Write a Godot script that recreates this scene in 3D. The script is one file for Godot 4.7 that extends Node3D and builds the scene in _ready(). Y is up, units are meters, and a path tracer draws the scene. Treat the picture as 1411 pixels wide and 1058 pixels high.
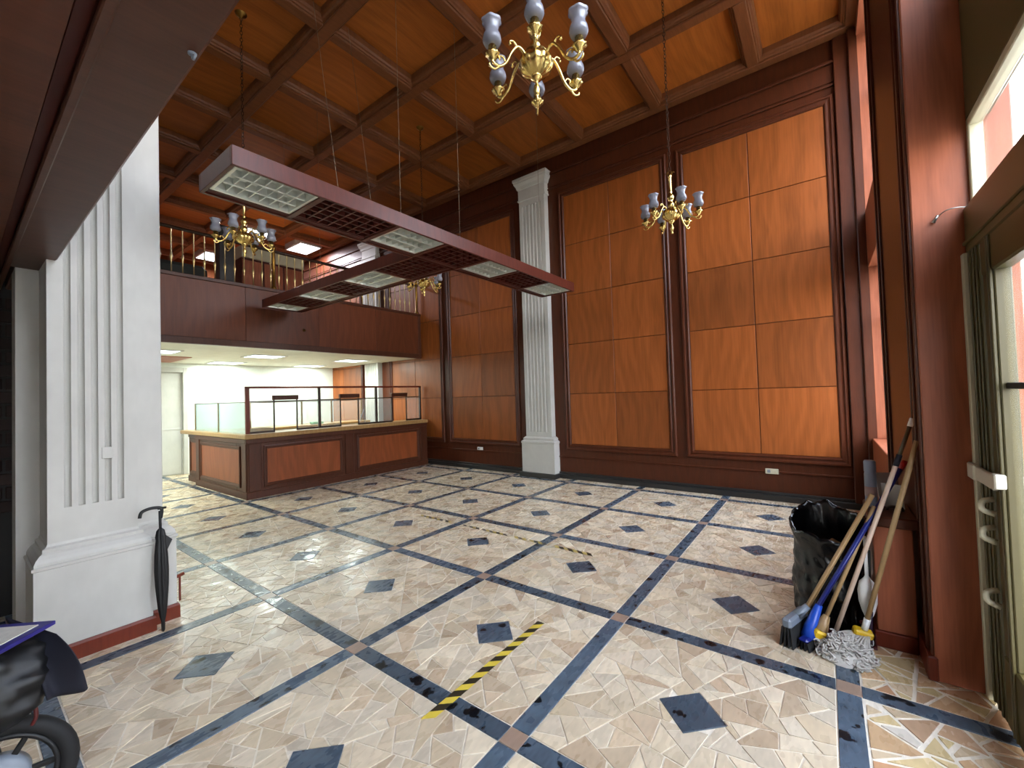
extends Node3D
# Hall with coffered ceiling, panelled wall, mezzanine and teller counter. x runs towards the street front,
# z towards the viewer, y up; the numbers are metres measured from the photograph.

var M := {}
var rng := RandomNumberGenerator.new()
var used := {}

func _ready() -> void:
	rng.seed = 77
	# ---- camera
	var cam := Camera3D.new()
	cam.name = "camera"
	cam.fov = 84.98
	cam.near = 0.05
	cam.transform = Transform3D(Basis(Vector3.UP, 0.640216) * Basis(Vector3.RIGHT, 0.0248053) * Basis(Vector3.BACK, -0.0314722), Vector3(0, 1.5, 0))
	add_child(cam)
	cam.current = true
	# ---- sky and exposure
	var we := WorldEnvironment.new()
	we.name = "environment"
	var env := Environment.new()
	env.background_mode = Environment.BG_SKY
	var sky := Sky.new()
	var sm := ProceduralSkyMaterial.new()
	sm.sky_top_color = Color(0.84, 0.89, 0.97)
	sm.sky_horizon_color = Color(0.98, 0.97, 0.95)
	sm.ground_bottom_color = Color(0.42, 0.41, 0.39)
	sm.ground_horizon_color = Color(0.6, 0.6, 0.59)
	sm.energy_multiplier = SKY_E
	sky.sky_material = sm
	env.sky = sky
	env.ambient_light_source = Environment.AMBIENT_SOURCE_SKY
	env.tonemap_mode = Environment.TONE_MAPPER_LINEAR
	env.tonemap_exposure = EXPOSURE
	env.sdfgi_enabled = true
	env.ssao_enabled = true
	env.ssil_enabled = true
	we.environment = env
	add_child(we)
	make_materials()
	# ---- structure
	build_floor()
	build_ceiling()
	build_back_wall()
	build_pilasters()
	build_other_walls()
	build_facade()
	build_street()
	build_mezzanine()
	build_column()
	# ---- objects
	build_counter()
	build_teller_screens()
	build_office()
	build_light_frame()
	build_chandeliers()
	build_upper_room()
	build_tape()
	build_cleaning_corner()
	build_umbrella()
	build_moped()
	build_small_things()

const SKY_E := 10.0
const EXPOSURE := 2.05
const CELL := 1.184
const GX := -2.332      # a grid line of the floor
const GZ := -2.657
const WZ := -6.5        # face of the panelled wall
const CEIL := 5.72      # underside of the ceiling beams

# ------------------------------------------------------------------ naming and tagging
func tag(o: Node, label: String, category: String, group := "", kind := "") -> void:
	o.set_meta("label", label)
	o.set_meta("category", category)
	if group != "":
		o.set_meta("group", group)
	if kind != "":
		o.set_meta("kind", kind)

func numbered(called: String) -> String:
	var n: int = used.get(called, 0)
	used[called] = n + 1
	return called if n == 0 else "%s_%03d" % [called, n]

func thing(called: String, label: String, category: String, at := Vector3.ZERO, group := "") -> Node3D:
	var o := Node3D.new()
	o.name = numbered(called)
	add_child(o, true)
	o.position = at
	tag(o, label, category, group)
	return o

func part(called: String, st: SurfaceTool, m: Material, parent: Node, at := Vector3.ZERO) -> MeshInstance3D:
	var o := MeshInstance3D.new()
	o.name = called
	st.generate_normals()
	o.mesh = st.commit()
	o.mesh.surface_set_material(0, m)
	o.position = at
	parent.add_child(o, true)
	return o

func part_mesh(called: String, mesh: Mesh, parent: Node, at := Vector3.ZERO) -> MeshInstance3D:
	var o := MeshInstance3D.new()
	o.name = called
	o.mesh = mesh
	o.position = at
	parent.add_child(o, true)
	return o

func struct(called: String, st: SurfaceTool, m: Material, label: String, category: String) -> MeshInstance3D:
	var o := part(called, st, m, self)
	tag(o, label, category, "", "structure")
	return o

# ------------------------------------------------------------------ shapes
func S(smooth := false) -> SurfaceTool:
	var st := SurfaceTool.new()
	st.begin(Mesh.PRIMITIVE_TRIANGLES)
	st.set_smooth_group(0 if smooth else -1)
	return st

func tri(st: SurfaceTool, a: Vector3, b: Vector3, c: Vector3, out: Vector3) -> void:
	if (a - c).cross(a - b).dot(out) < 0.0:
		var t := b
		b = c
		c = t
	st.add_vertex(a)
	st.add_vertex(b)
	st.add_vertex(c)

func quad(st: SurfaceTool, a: Vector3, b: Vector3, c: Vector3, d: Vector3, out: Vector3) -> void:
	tri(st, a, b, c, out)
	tri(st, a, c, d, out)

# a box between two corners with chamfered edges
func box(st: SurfaceTool, lo: Vector3, hi: Vector3, bev := 0.0, xf := Transform3D.IDENTITY) -> void:
	var c := (lo + hi) * 0.5
	var h := (hi - lo).abs() * 0.5
	bev = minf(bev, minf(h.x, minf(h.y, h.z)) * 0.9)
	for ax in 3:
		var u := (ax + 1) % 3
		var v := (ax + 2) % 3
		for s in [-1.0, 1.0]:
			var p := []
			for k in [[-1, -1], [1, -1], [1, 1], [-1, 1]]:
				var q := Vector3.ZERO
				q[ax] = h[ax] * s
				q[u] = (h[u] - bev) * k[0]
				q[v] = (h[v] - bev) * k[1]
				p.append(xf * (c + q))
			var n := Vector3.ZERO
			n[ax] = s
			quad(st, p[0], p[1], p[2], p[3], xf.basis * n)
	if bev <= 0.0:
		return
	for ax in 3:
		var u := (ax + 1) % 3
		var v := (ax + 2) % 3
		for su in [-1.0, 1.0]:
			for sv in [-1.0, 1.0]:
				var p := []
				for k in [[-1, 0], [1, 0], [1, 1], [-1, 1]]:
					var q := Vector3.ZERO
					q[ax] = (h[ax] - bev) * k[0]
					q[u] = (h[u] if k[1] == 0 else h[u] - bev) * su
					q[v] = (h[v] - bev if k[1] == 0 else h[v]) * sv
					p.append(xf * (c + q))
				var n := Vector3.ZERO
				n[u] = su
				n[v] = sv
				quad(st, p[0], p[1], p[2], p[3], xf.basis * n)
	for sx in [-1.0, 1.0]:
		for sy in [-1.0, 1.0]:
			for sz in [-1.0, 1.0]:
				var s := Vector3(sx, sy, sz)
				var a := Vector3(h.x, h.y - bev, h.z - bev) * s
				var b := Vector3(h.x - bev, h.y, h.z - bev) * s
				var d := Vector3(h.x - bev, h.y - bev, h.z) * s
				tri(st, xf * (c + a), xf * (c + b), xf * (c + d), xf.basis * s)

# rings of rectangles [x0, y0, x1, y1, height] joined one to the next; local z is the height
func loft(st: SurfaceTool, xf: Transform3D, rings: Array, cap0 := false, cap1 := false) -> void:
	var P := []
	for r in rings:
		P.append([xf * Vector3(r[0], r[1], r[4]), xf * Vector3(r[2], r[1], r[4]), xf * Vector3(r[2], r[3], r[4]), xf * Vector3(r[0], r[3], r[4])])
	for i in P.size() - 1:
		var a = P[i]
		var b = P[i + 1]
		for k in 4:
			var l := (k + 1) % 4
			var e: Vector3 = a[l] - a[k]
			var up: Vector3 = b[k] - a[k]
			if up.length_squared() < 1e-12:
				up = b[l] - a[l]
			quad(st, a[k], a[l], b[l], b[k], e.cross(up))
	if cap0:
		quad(st, P[0][0], P[0][1], P[0][2], P[0][3], -xf.basis.z)
	if cap1:
		var z = P[-1]
		quad(st, z[0], z[1], z[2], z[3], xf.basis.z)

# a mitred moulding round a rectangle: profile of [inset, height]
func moulding(st: SurfaceTool, xf: Transform3D, x0: float, y0: float, x1: float, y1: float, profile: Array) -> void:
	var r := []
	for p in profile:
		r.append([x0 + p[0], y0 + p[0], x1 - p[0], y1 - p[0], p[1]])
	loft(st, xf, r)

func lathe(st: SurfaceTool, profile: Array, seg := 20, xf := Transform3D.IDENTITY, wob := 0.0, lobes := 0) -> void:
	for i in profile.size() - 1:
		for k in seg:
			var q := []
			for e in [[i, k], [i, k + 1], [i + 1, k + 1], [i + 1, k]]:
				var t: float = TAU * (e[1] % seg) / seg
				var r: float = profile[e[0]][0]
				var w: float = wob * cos(lobes * t) * (profile[e[0]][2] if profile[e[0]].size() > 2 else 1.0)
				q.append(xf * Vector3(cos(t) * (r + w), profile[e[0]][1], sin(t) * (r + w)))
			var mid := TAU * (k + 0.5) / seg
			var dr: float = profile[i + 1][0] - profile[i][0]
			var dy: float = profile[i + 1][1] - profile[i][1]
			var out := xf.basis * Vector3(cos(mid) * dy, -dr, sin(mid) * dy)
			if profile[i][0] < 1e-5:
				tri(st, q[0], q[2], q[3], out)
			elif profile[i + 1][0] < 1e-5:
				tri(st, q[0], q[1], q[2], out)
			else:
				quad(st, q[0], q[1], q[2], q[3], out)

func tube(st: SurfaceTool, path: Array, radii, seg := 8, closed := false) -> void:
	var n := path.size()
	var rings := []
	var side := Vector3.ZERO
	for i in n:
		var t: Vector3
		if closed:
			t = path[(i + 1) % n] - path[(i + n - 1) % n]
		else:
			t = path[mini(i + 1, n - 1)] - path[maxi(i - 1, 0)]
		t = t.normalized()
		if side == Vector3.ZERO:
			side = t.cross(Vector3.UP if absf(t.y) < 0.9 else Vector3.RIGHT).normalized()
		side = (side - t * side.dot(t)).normalized()
		var up := t.cross(side)
		var r: float = radii[i] if radii is Array else radii
		var ring := []
		for k in seg:
			var a := TAU * k / seg
			ring.append(path[i] + (side * cos(a) + up * sin(a)) * r)
		rings.append(ring)
	for i in (n if closed else n - 1):
		var a = rings[i]
		var b = rings[(i + 1) % n]
		var off := 0
		if closed and i == n - 1:
			var best := 1e9
			for o in seg:
				var d: float = (a[0] - b[o]).length_squared()
				if d < best:
					best = d
					off = o
		for k in seg:
			var l := (k + 1) % seg
			var mid: Vector3 = (a[k] + a[l]) * 0.5 - path[i]
			quad(st, a[k], a[l], b[(l + off) % seg], b[(k + off) % seg], mid)
	if not closed:
		for e in [0, n - 1]:
			var dir: Vector3 = path[e] - path[1 if e == 0 else n - 2]
			for k in range(1, seg - 1):
				tri(st, rings[e][0], rings[e][k], rings[e][k + 1], dir)

func curve(pts: Array, n: int) -> Array:
	var out := []
	var m := pts.size() - 1
	for i in n + 1:
		var t := float(i) / n * m
		var k := mini(int(t), m - 1)
		var f := t - k
		var p0: Vector3 = pts[maxi(k - 1, 0)]
		var p3: Vector3 = pts[mini(k + 2, m)]
		out.append((pts[k] as Vector3).cubic_interpolate(pts[k + 1], p0, p3, f))
	return out

func area_light(called: String, at: Vector3, size: Vector2, energy: float, color: Color, parent: Node, look := Vector3.DOWN) -> void:
	var l := AreaLight3D.new()
	l.name = called
	l.area_size = size
	l.light_energy = energy
	l.light_color = color
	l.area_range = 14.0
	l.shadow_enabled = true
	parent.add_child(l, true)
	l.global_transform = Transform3D(Basis.looking_at(look, Vector3.RIGHT if absf(look.y) > 0.9 else Vector3.UP), at)

# ------------------------------------------------------------------ materials
func mat(col: Color, rough := 0.5, metal := 0.0, tex: Texture2D = null, scale := 0.5, off := Vector3.ZERO) -> StandardMaterial3D:
	var m := StandardMaterial3D.new()
	m.albedo_color = col
	m.roughness = rough
	m.metallic = metal
	m.cull_mode = BaseMaterial3D.CULL_DISABLED
	if tex:
		m.albedo_texture = tex
		m.uv1_triplanar = true
		m.uv1_world_triplanar = true
		m.uv1_scale = Vector3.ONE * scale
		m.uv1_offset = off
	return m

# a tileable grey picture made from mirrored noise; sx, sy stretch it
func grain(seed_: int, n: int, sx: float, sy: float, lo: float, hi: float, fine := 0.35, tint := Color(1, 1, 1)) -> ImageTexture:
	var a := FastNoiseLite.new()
	a.seed = seed_
	a.noise_type = FastNoiseLite.TYPE_SIMPLEX_SMOOTH
	a.frequency = 1.0
	a.fractal_octaves = 3
	var b := FastNoiseLite.new()
	b.seed = seed_ + 9
	b.frequency = 1.0
	b.fractal_octaves = 2
	var img := Image.create(n, n, false, Image.FORMAT_RGB8)
	for y in n:
		var v := absf(float(y) / n * 2.0 - 1.0)
		for x in n:
			var u := absf(float(x) / n * 2.0 - 1.0)
			var w := a.get_noise_2d(u * sx + 0.35 * sin(v * 5.0), v * sy) * (1.0 - fine) + b.get_noise_2d(u * sx * 6.0, v * sy * 2.0) * fine
			var t := clampf(0.5 + w * 0.9, 0.0, 1.0)
			var g := lerpf(lo, hi, t)
			img.set_pixel(x, y, Color(g * lerpf(tint.r, 1.0, t), g * lerpf(tint.g, 1.0, t), g * lerpf(tint.b, 1.0, t)))
	return ImageTexture.create_from_image(img)

func pane(col: Color, a: float) -> StandardMaterial3D:
	var m := mat(Color(col.r, col.g, col.b, a), 0.02)
	m.transparency = BaseMaterial3D.TRANSPARENCY_ALPHA
	return m

func make_materials() -> void:
	var wg := grain(3, 384, 7.0, 0.8, 0.86, 1.04, 0.4, Color(0.98, 0.97, 0.95))
	var wf := grain(11, 384, 12.0, 1.2, 0.86, 1.04, 0.4)
	M.veneer = []
	for k in 5:
		var tone: float = [1.0, 0.93, 1.06, 0.97, 1.02][k]
		M.veneer.append(mat(Color(0.56 * tone, 0.305 * tone, 0.135 * tone), 0.38, 0.0, wg, 0.42, Vector3(k * 0.37, k * 0.21, k * 0.53)))
	M.frame = mat(Color(0.31, 0.15, 0.08), 0.36, 0.0, wf, 0.6)
	M.cornice = mat(Color(0.31, 0.15, 0.08), 0.4, 0.0, wf, 0.6)
	M.beam = mat(Color(0.45, 0.265, 0.15), 0.42, 0.0, wf, 0.6)
	M.coffer = []
	for k in 4:
		var tone: float = [1.0, 0.93, 1.05, 0.97][k]
		M.coffer.append(mat(Color(0.64 * tone, 0.36 * tone, 0.145 * tone), 0.4, 0.0, wg, 0.42, Vector3(k * 0.41, k * 0.3, k * 0.17)))
	M.fascia = mat(Color(0.37, 0.185, 0.095), 0.38, 0.0, wg, 0.42)
	M.fascia2 = mat(Color(0.40, 0.20, 0.10), 0.38, 0.0, wg, 0.42, Vector3(0.3, 0.1, 0.6))
	M.gallery = mat(Color(0.36, 0.20, 0.13), 0.42, 0.0, wg, 0.42)
	M.soffit = mat(Color(0.33, 0.20, 0.145), 0.42, 0.0, wf, 0.6)
	M.jamb = mat(Color(0.62, 0.35, 0.24), 0.4, 0.0, wf, 0.6)
	M.fixture = mat(Color(0.34, 0.15, 0.105), 0.34, 0.0, wf, 0.8)
	M.lattice = mat(Color(0.30, 0.12, 0.09), 0.45)
	M.counter = mat(Color(0.30, 0.16, 0.10), 0.36, 0.0, wf, 0.8)
	M.counter_panel = mat(Color(0.54, 0.285, 0.155), 0.36, 0.0, wg, 0.5)
	M.counter_top = mat(Color(0.66, 0.52, 0.33), 0.3, 0.0, wf, 0.8)
	M.red_wood = mat(Color(0.42, 0.17, 0.10), 0.36, 0.0, wf, 0.8)
	var pw := grain(21, 128, 3.0, 3.0, 0.95, 1.0)
	for k in M:
		for m in (M[k] if M[k] is Array else [M[k]]):
			m.metallic_specular = 0.36
	M.white = mat(Color(0.74, 0.73, 0.70), 0.5, 0.0, pw, 0.5)
	M.plaster = mat(Color(0.86, 0.87, 0.84), 0.6, 0.0, pw, 0.5)
	M.tile = mat(Color(0.86, 0.85, 0.79), 0.7, 0.0, pw, 0.5)
	M.dark = mat(Color(0.06, 0.055, 0.06), 0.6)
	M.brick = mat(Color(0.16, 0.09, 0.08), 0.7)
	M.brass = mat(Color(0.86, 0.74, 0.45), 0.26, 1.0)
	M.old_brass = mat(Color(0.50, 0.37, 0.17), 0.35, 1.0)
	M.chain = mat(Color(0.22, 0.13, 0.07), 0.5, 0.8)
	M.shade = mat(Color(0.50, 0.50, 0.53, 0.8), 0.16)
	M.shade.transparency = BaseMaterial3D.TRANSPARENCY_ALPHA
	M.shade.backlight_enabled = true
	M.shade.backlight = Color(0.3, 0.3, 0.34)
	M.silver = mat(Color(0.88, 0.89, 0.86), 0.3, 0.6)
	M.wire = mat(Color(0.42, 0.36, 0.28), 0.5, 0.3)
	M.baluster = mat(Color(0.72, 0.63, 0.43), 0.3, 1.0)
	M.tubeglass = mat(Color(0.88, 0.90, 0.88), 0.3)
	M.steel = mat(Color(0.62, 0.62, 0.60), 0.3, 0.9)
	M.cream_steel = mat(Color(0.80, 0.77, 0.70), 0.35, 0.2)
	M.cream = mat(Color(0.74, 0.71, 0.60), 0.4)
	M.olive = mat(Color(0.30, 0.265, 0.135), 0.38)
	M.glass = pane(Color(0.93, 0.97, 0.95), 0.07)
	M.green_glass = pane(Color(0.62, 0.76, 0.74), 0.42)
	M.clear_glass = pane(Color(0.88, 0.95, 0.93), 0.10)
	M.dark_metal = mat(Color(0.19, 0.12, 0.08), 0.4, 0.3)
	M.black = mat(Color(0.016, 0.015, 0.018), 0.55)
	M.rubber = mat(Color(0.05, 0.05, 0.055), 0.75)
	M.bag = mat(Color(0.012, 0.012, 0.014), 0.24)
	M.navy = mat(Color(0.03, 0.035, 0.10), 0.8)
	M.blue = mat(Color(0.07, 0.13, 0.45), 0.35)
	M.yellow = mat(Color(0.86, 0.70, 0.12), 0.45)
	M.tape_yellow = mat(Color(0.84, 0.74, 0.28), 0.3)
	M.red = mat(Color(0.62, 0.10, 0.07), 0.4)
	M.maroon = mat(Color(0.28, 0.05, 0.05), 0.45)
	M.white_plastic = mat(Color(0.88, 0.88, 0.87), 0.35)
	M.grey_plastic = mat(Color(0.45, 0.48, 0.52), 0.4)
	M.pole = mat(Color(0.62, 0.50, 0.34), 0.45)
	M.pale_pole = mat(Color(0.80, 0.70, 0.62), 0.4)
	M.dark_pole = mat(Color(0.30, 0.24, 0.16), 0.45)
	M.yarn = mat(Color(0.76, 0.74, 0.71), 0.95)
	M.stone_dark = mat(Color(0.16, 0.155, 0.15), 0.35)
	var rough := grain(31, 512, 5.0, 5.0, 0.10, 0.50, 0.45)
	var dirt := grain(41, 512, 7.0, 7.0, 0.93, 1.02, 0.5)
	M.stone = mat(Color(1, 1, 1), 1.0, 0.0, dirt, 0.45)
	M.stone.vertex_color_use_as_albedo = true
	M.stone.roughness_texture = rough
	M.stone.roughness_texture_channel = BaseMaterial3D.TEXTURE_CHANNEL_RED
	M.stone_tile = mat(Color(0.62, 0.52, 0.45), 0.3, 0.0, dirt, 0.45)
	M.grout = mat(Color(0.93, 0.89, 0.82), 1.0, 0.0, dirt, 0.45)
	M.grout.roughness_texture = rough
	M.slate = []
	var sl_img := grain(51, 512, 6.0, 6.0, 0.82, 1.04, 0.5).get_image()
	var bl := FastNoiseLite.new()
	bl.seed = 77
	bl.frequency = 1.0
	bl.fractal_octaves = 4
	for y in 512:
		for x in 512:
			# dark reflections in the wet, painted into the slate colour as ragged blotches
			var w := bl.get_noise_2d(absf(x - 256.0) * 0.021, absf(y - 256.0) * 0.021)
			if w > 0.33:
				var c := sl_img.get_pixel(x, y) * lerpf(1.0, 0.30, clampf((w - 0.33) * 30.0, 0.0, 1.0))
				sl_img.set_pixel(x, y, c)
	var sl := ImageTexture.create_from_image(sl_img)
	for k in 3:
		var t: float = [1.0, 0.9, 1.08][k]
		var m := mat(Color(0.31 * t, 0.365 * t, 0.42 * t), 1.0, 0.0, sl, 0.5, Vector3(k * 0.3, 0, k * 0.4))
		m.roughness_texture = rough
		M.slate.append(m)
	M.worn_yellow = mat(Color(0.66, 0.58, 0.32), 0.6)
	M.tape_black = mat(Color(0.20, 0.18, 0.13), 0.3)
	M.bright_blue = mat(Color(0.10, 0.28, 0.68), 0.35)
	M.deep_blue = mat(Color(0.14, 0.12, 0.42), 0.4)
	M.marble_print = mat(Color(0.80, 0.78, 0.74), 0.4, 0.0, dirt, 2.0)
	M.bag_dull = mat(Color(0.045, 0.045, 0.05), 0.5)
	M.glow = mat(Color(1, 1, 1), 0.5)
	M.glow.emission_enabled = true
	M.glow.emission = Color(0.90, 0.96, 1.0)
	M.glow.emission_energy_multiplier = 1.6

# ------------------------------------------------------------------ floor
func cell_polys(seed_: int, gap: float) -> Array:
	# broken marble of one floor bay: the square is cut again and again by slanting lines
	var r := RandomNumberGenerator.new()
	r.seed = seed_
	var h := (CELL - 0.1) * 0.5 - 0.001
	var todo := [PackedVector2Array([Vector2(-h, -h), Vector2(h, -h), Vector2(h, h), Vector2(-h, h)])]
	var out := []
	var d := 0.155
	var diamond := PackedVector2Array([Vector2(-d, 0), Vector2(0, -d), Vector2(d, 0), Vector2(0, d)])
	while todo.size() > 0:
		var poly: PackedVector2Array = todo.pop_back()
		var a := absf(area2(poly))
		# long side first, cut roughly across it
		var long := Vector2.ZERO
		for i in poly.size():
			for j in i:
				var e := poly[i] - poly[j]
				if e.length() > long.length():
					long = e
		if a < r.randf_range(0.006, 0.023) and long.length() < 0.34:
			for c in Geometry2D.offset_polygon(poly, -gap * r.randf_range(0.7, 1.4), Geometry2D.JOIN_MITER):
				for e in Geometry2D.clip_polygons(c, diamond):
					if e.size() >= 3 and absf(area2(e)) > 0.0010:
						out.append(e)
			continue
		var mid := Vector2.ZERO
		for p in poly:
			mid += p / poly.size()
		mid += long * r.randf_range(-0.14, 0.14)
		var nrm := long.normalized().rotated(r.randf_range(-0.42, 0.42))
		var A := PackedVector2Array()
		var B := PackedVector2Array()
		for k in poly.size():
			var p := poly[k]
			var q := poly[(k + 1) % poly.size()]
			var dp := nrm.dot(p - mid)
			var dq := nrm.dot(q - mid)
			if dp <= 0.0:
				A.append(p)
			else:
				B.append(p)
			if dp * dq < 0.0:
				var x := p.lerp(q, dp / (dp - dq))
				A.append(x)
				B.append(x)
		if A.size() < 3 or B.size() < 3:
			continue
		todo.append(A)
		todo.append(B)
	return out

func area2(p: PackedVector2Array) -> float:
	var s := 0.0
	for i in p.size():
		s += p[i].cross(p[(i + 1) % p.size()])
	return s * 0.5

func flag(st: SurfaceTool, poly: PackedVector2Array, at: Vector2, col: Color, top: float) -> void:
	var idx := Geometry2D.triangulate_polygon(poly)
	st.set_color(col)
	for i in range(0, idx.size(), 3):
		var a := poly[idx[i]] + at
		var b := poly[idx[i + 1]] + at
		var c := poly[idx[i + 2]] + at
		tri(st, Vector3(a.x, top, a.y), Vector3(b.x, top, b.y), Vector3(c.x, top, c.y), Vector3.UP)
	var mid := Vector2.ZERO
	for p in poly:
		mid += p / poly.size()
	for i in poly.size():
		var a := poly[i] + at
		var b := poly[(i + 1) % poly.size()] + at
		var o := (a + b) * 0.5 - mid - at
		quad(st, Vector3(a.x, top, a.y), Vector3(b.x, top, b.y), Vector3(b.x, -0.006, b.y), Vector3(a.x, -0.006, a.y), Vector3(o.x, 0, o.y))

func stone_color(r: RandomNumberGenerator, warm: bool) -> Color:
	var pal := [Color(0.79, 0.71, 0.58), Color(0.84, 0.77, 0.65), Color(0.75, 0.66, 0.54), Color(0.87, 0.81, 0.70), Color(0.71, 0.61, 0.49), Color(0.81, 0.74, 0.62), Color(0.79, 0.74, 0.65), Color(0.85, 0.78, 0.66), Color(0.83, 0.77, 0.67)]
	if warm:
		pal = [Color(0.77, 0.60, 0.42), Color(0.72, 0.50, 0.33), Color(0.82, 0.72, 0.57), Color(0.79, 0.76, 0.71), Color(0.78, 0.68, 0.46), Color(0.70, 0.54, 0.40)]
	var c: Color = pal[r.randi() % pal.size()]
	return (c.lerp(Color(0.82, 0.76, 0.68), 0.3) * r.randf_range(0.95, 1.06)).srgb_to_linear()

func build_floor() -> void:
	var st := S()
	box(st, Vector3(-15.2, -0.16, -6.75), Vector3(0.72, -0.004, 2.7))
	var floor_ := struct("floor", st, M.grout, "polished crazy-paved marble floor with dark slate bands and diamonds", "floor")
	var variants := []
	for k in 5:
		variants.append(cell_polys(100 + k * 7, 0.0038 if k < 4 else 0.008))
	var cam := get_node("camera") as Camera3D
	var inv := cam.transform.affine_inverse()
	var f := 0.5 / tan(deg_to_rad(cam.fov) * 0.5)
	var list := []
	var r := RandomNumberGenerator.new()
	r.seed = 5
	for i in range(-3, 12):
		for j in range(-4, 4):
			var x0 := GX - i * CELL
			var z0 := GZ - j * CELL
			var at := Vector2(x0 - CELL * 0.5, z0 - CELL * 0.5)
			var polys = variants[r.randi() % 4] if at.x < 0.0 else variants[4]
			var rot := (r.randi() % 4) * PI * 0.5
			for p in polys:
				var q := PackedVector2Array()
				var mid := Vector2.ZERO
				for v in p:
					var w: Vector2 = v.rotated(rot)
					w = w.clamp(Vector2(-15.1, -6.55) - at, Vector2(0.63, 2.6) - at)
					q.append(w)
					mid += w / p.size()
				if absf(area2(q)) < 0.001:
					continue
				var c := inv * Vector3(mid.x + at.x, 0, mid.y + at.y)
				var seen := c.z < -0.3 and absf(c.x / -c.z * f) < 0.70 and absf(c.y / -c.z * f) < 0.53
				list.append([0.0 if seen else 100.0, c.length(), q, at, stone_color(r, at.x > 0.0), r.randf_range(-0.0006, 0.0006)])
	list.sort_custom(func(a, b): return a[0] + a[1] < b[0] + b[1])
	var rest := S()
	for k in list.size():
		var e = list[k]
		if k < 300:
			var s := S()
			flag(s, e[2], Vector2.ZERO, e[4], e[5])
			part("flagstone", s, M.stone, floor_, Vector3(e[3].x, 0, e[3].y))
		else:
			flag(rest, e[2], e[3], e[4], e[5])
	var far := part("flagstones", rest, M.stone, floor_)
	far.set_meta("kind", "stuff")
	# slate bands between the bays, pink squares at the crossings, slate diamonds
	for i in range(-2, 12):
		for j in range(-4, 4):
			var x := GX - i * CELL
			var z := GZ - j * CELL
			if x < -15.0:
				continue
			var w := 0.047
			var s := S()
			box(s, Vector3(-w, -0.006, -w), Vector3(w, 0.0004, w), 0.001)
			if x + w < 0.63 and z - w > -6.5:
				part("corner_tile", s, M.stone_tile, floor_, Vector3(x, 0, z))
			for dir in 2:
				var a := Vector3(x, 0, z)
				var lo := Vector3(-CELL + 0.051, -0.006, -w) if dir == 0 else Vector3(-w, -0.006, -CELL + 0.051)
				var hi := Vector3(-0.051, 0.0005, w) if dir == 0 else Vector3(w, 0.0005, -0.051)
				lo = (lo + a).max(Vector3(-15.1, -1, -6.5)) - a
				if i == -2 and dir == 0:
					hi = Vector3(-0.051, 0.0005, w)
					lo.x = -CELL + 0.051
				if lo.z > hi.z - 0.02 or lo.x > hi.x - 0.02 or hi.x + x > 0.64:
					continue
				var b := S()
				box(b, lo, hi, 0.001)
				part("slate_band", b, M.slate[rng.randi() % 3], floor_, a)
			if x - CELL * 0.5 < 0.5 and z - CELL * 0.5 > -6.4:
				var d := S()
				box(d, Vector3(-0.105, -0.006, -0.105), Vector3(0.105, 0.0005, 0.105), 0.001, Transform3D(Basis(Vector3.UP, PI / 4), Vector3.ZERO))
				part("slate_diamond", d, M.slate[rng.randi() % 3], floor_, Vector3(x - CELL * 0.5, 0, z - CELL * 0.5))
	# bands running on to the street front
	for j in range(-4, 4):
		var z := GZ - j * CELL
		var b := S()
		box(b, Vector3(0.051, -0.006, -0.047), Vector3(0.58, 0.0005, 0.047), 0.001)
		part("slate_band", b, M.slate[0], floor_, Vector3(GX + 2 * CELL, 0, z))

# ------------------------------------------------------------------ ceiling
func build_ceiling() -> void:
	var st := S()
	box(st, Vector3(-15.4, 5.9, -6.8), Vector3(0.75, 6.1, 2.8))
	var c := struct("ceiling", st, M.beam, "dark timber coffered ceiling with square recessed panels", "ceiling")
	var xs := []
	for k in range(0, 12):
		xs.append(-0.59 - 1.282 * k)
	var zs := [-5.12, -3.85, -2.58, -1.31, -0.04, 1.23]
	var w := 0.065
	for z in zs:
		var s := S()
		box(s, Vector3(-15.2, CEIL, -w), Vector3(0.45, 5.9, w), 0.008)
		part("ceiling_beam", s, M.beam, c, Vector3(0, 0, z))
	var s0 := S()
	box(s0, Vector3(-15.2, CEIL, -6.46), Vector3(0.45, 5.9, -6.33), 0.008)
	part("ceiling_beam", s0, M.beam, c)
	var s1 := S()
	box(s1, Vector3(0.36, CEIL, -6.46), Vector3(0.60, 5.9, 2.6), 0.008)
	part("ceiling_beam", s1, M.beam, c)
	var zl := [-6.33] + zs
	var xl := [0.36 + w] + xs
	for i in xl.size() - 1:
		for j in zl.size() - 1:
			var x1: float = xl[i] - w
			var x0: float = xl[i + 1] + w
			var z0: float = zl[j] + (w if j > 0 else 0.0)
			var z1: float = zl[j + 1] - w
			if j > 3 and x1 < -4.0:
				continue
			var b := S()
			box(b, Vector3(x0 - 2 * w, CEIL + 0.001, z0), Vector3(x0, 5.9, z1), 0.008)
			part("cross_beam", b, M.beam, c)
			var m := S()
			var xf := Transform3D(Basis(Vector3(1, 0, 0), Vector3(0, 0, 1), Vector3(0, -1, 0)), Vector3(0, 5.9, 0))
			moulding(m, xf, x0, z0, x1, z1, [[0.0, 0.155], [0.014, 0.155], [0.022, 0.138], [0.040, 0.130], [0.052, 0.105], [0.056, 0.03]])
			part("coffer_moulding", m, M.beam, c)
			var p := S()
			box(p, Vector3(x0 + 0.02, 5.865, z0 + 0.02), Vector3(x1 - 0.02, 5.895, z1 - 0.02))
			part("coffer_panel", p, M.coffer[rng.randi() % 4], c)

# ------------------------------------------------------------------ the panelled wall
const PANELS := [-0.715, -2.735, -5.6, -7.63, -10.62, -12.64]
const PILS := [-4.175, -9.17, -14.15]

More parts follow.
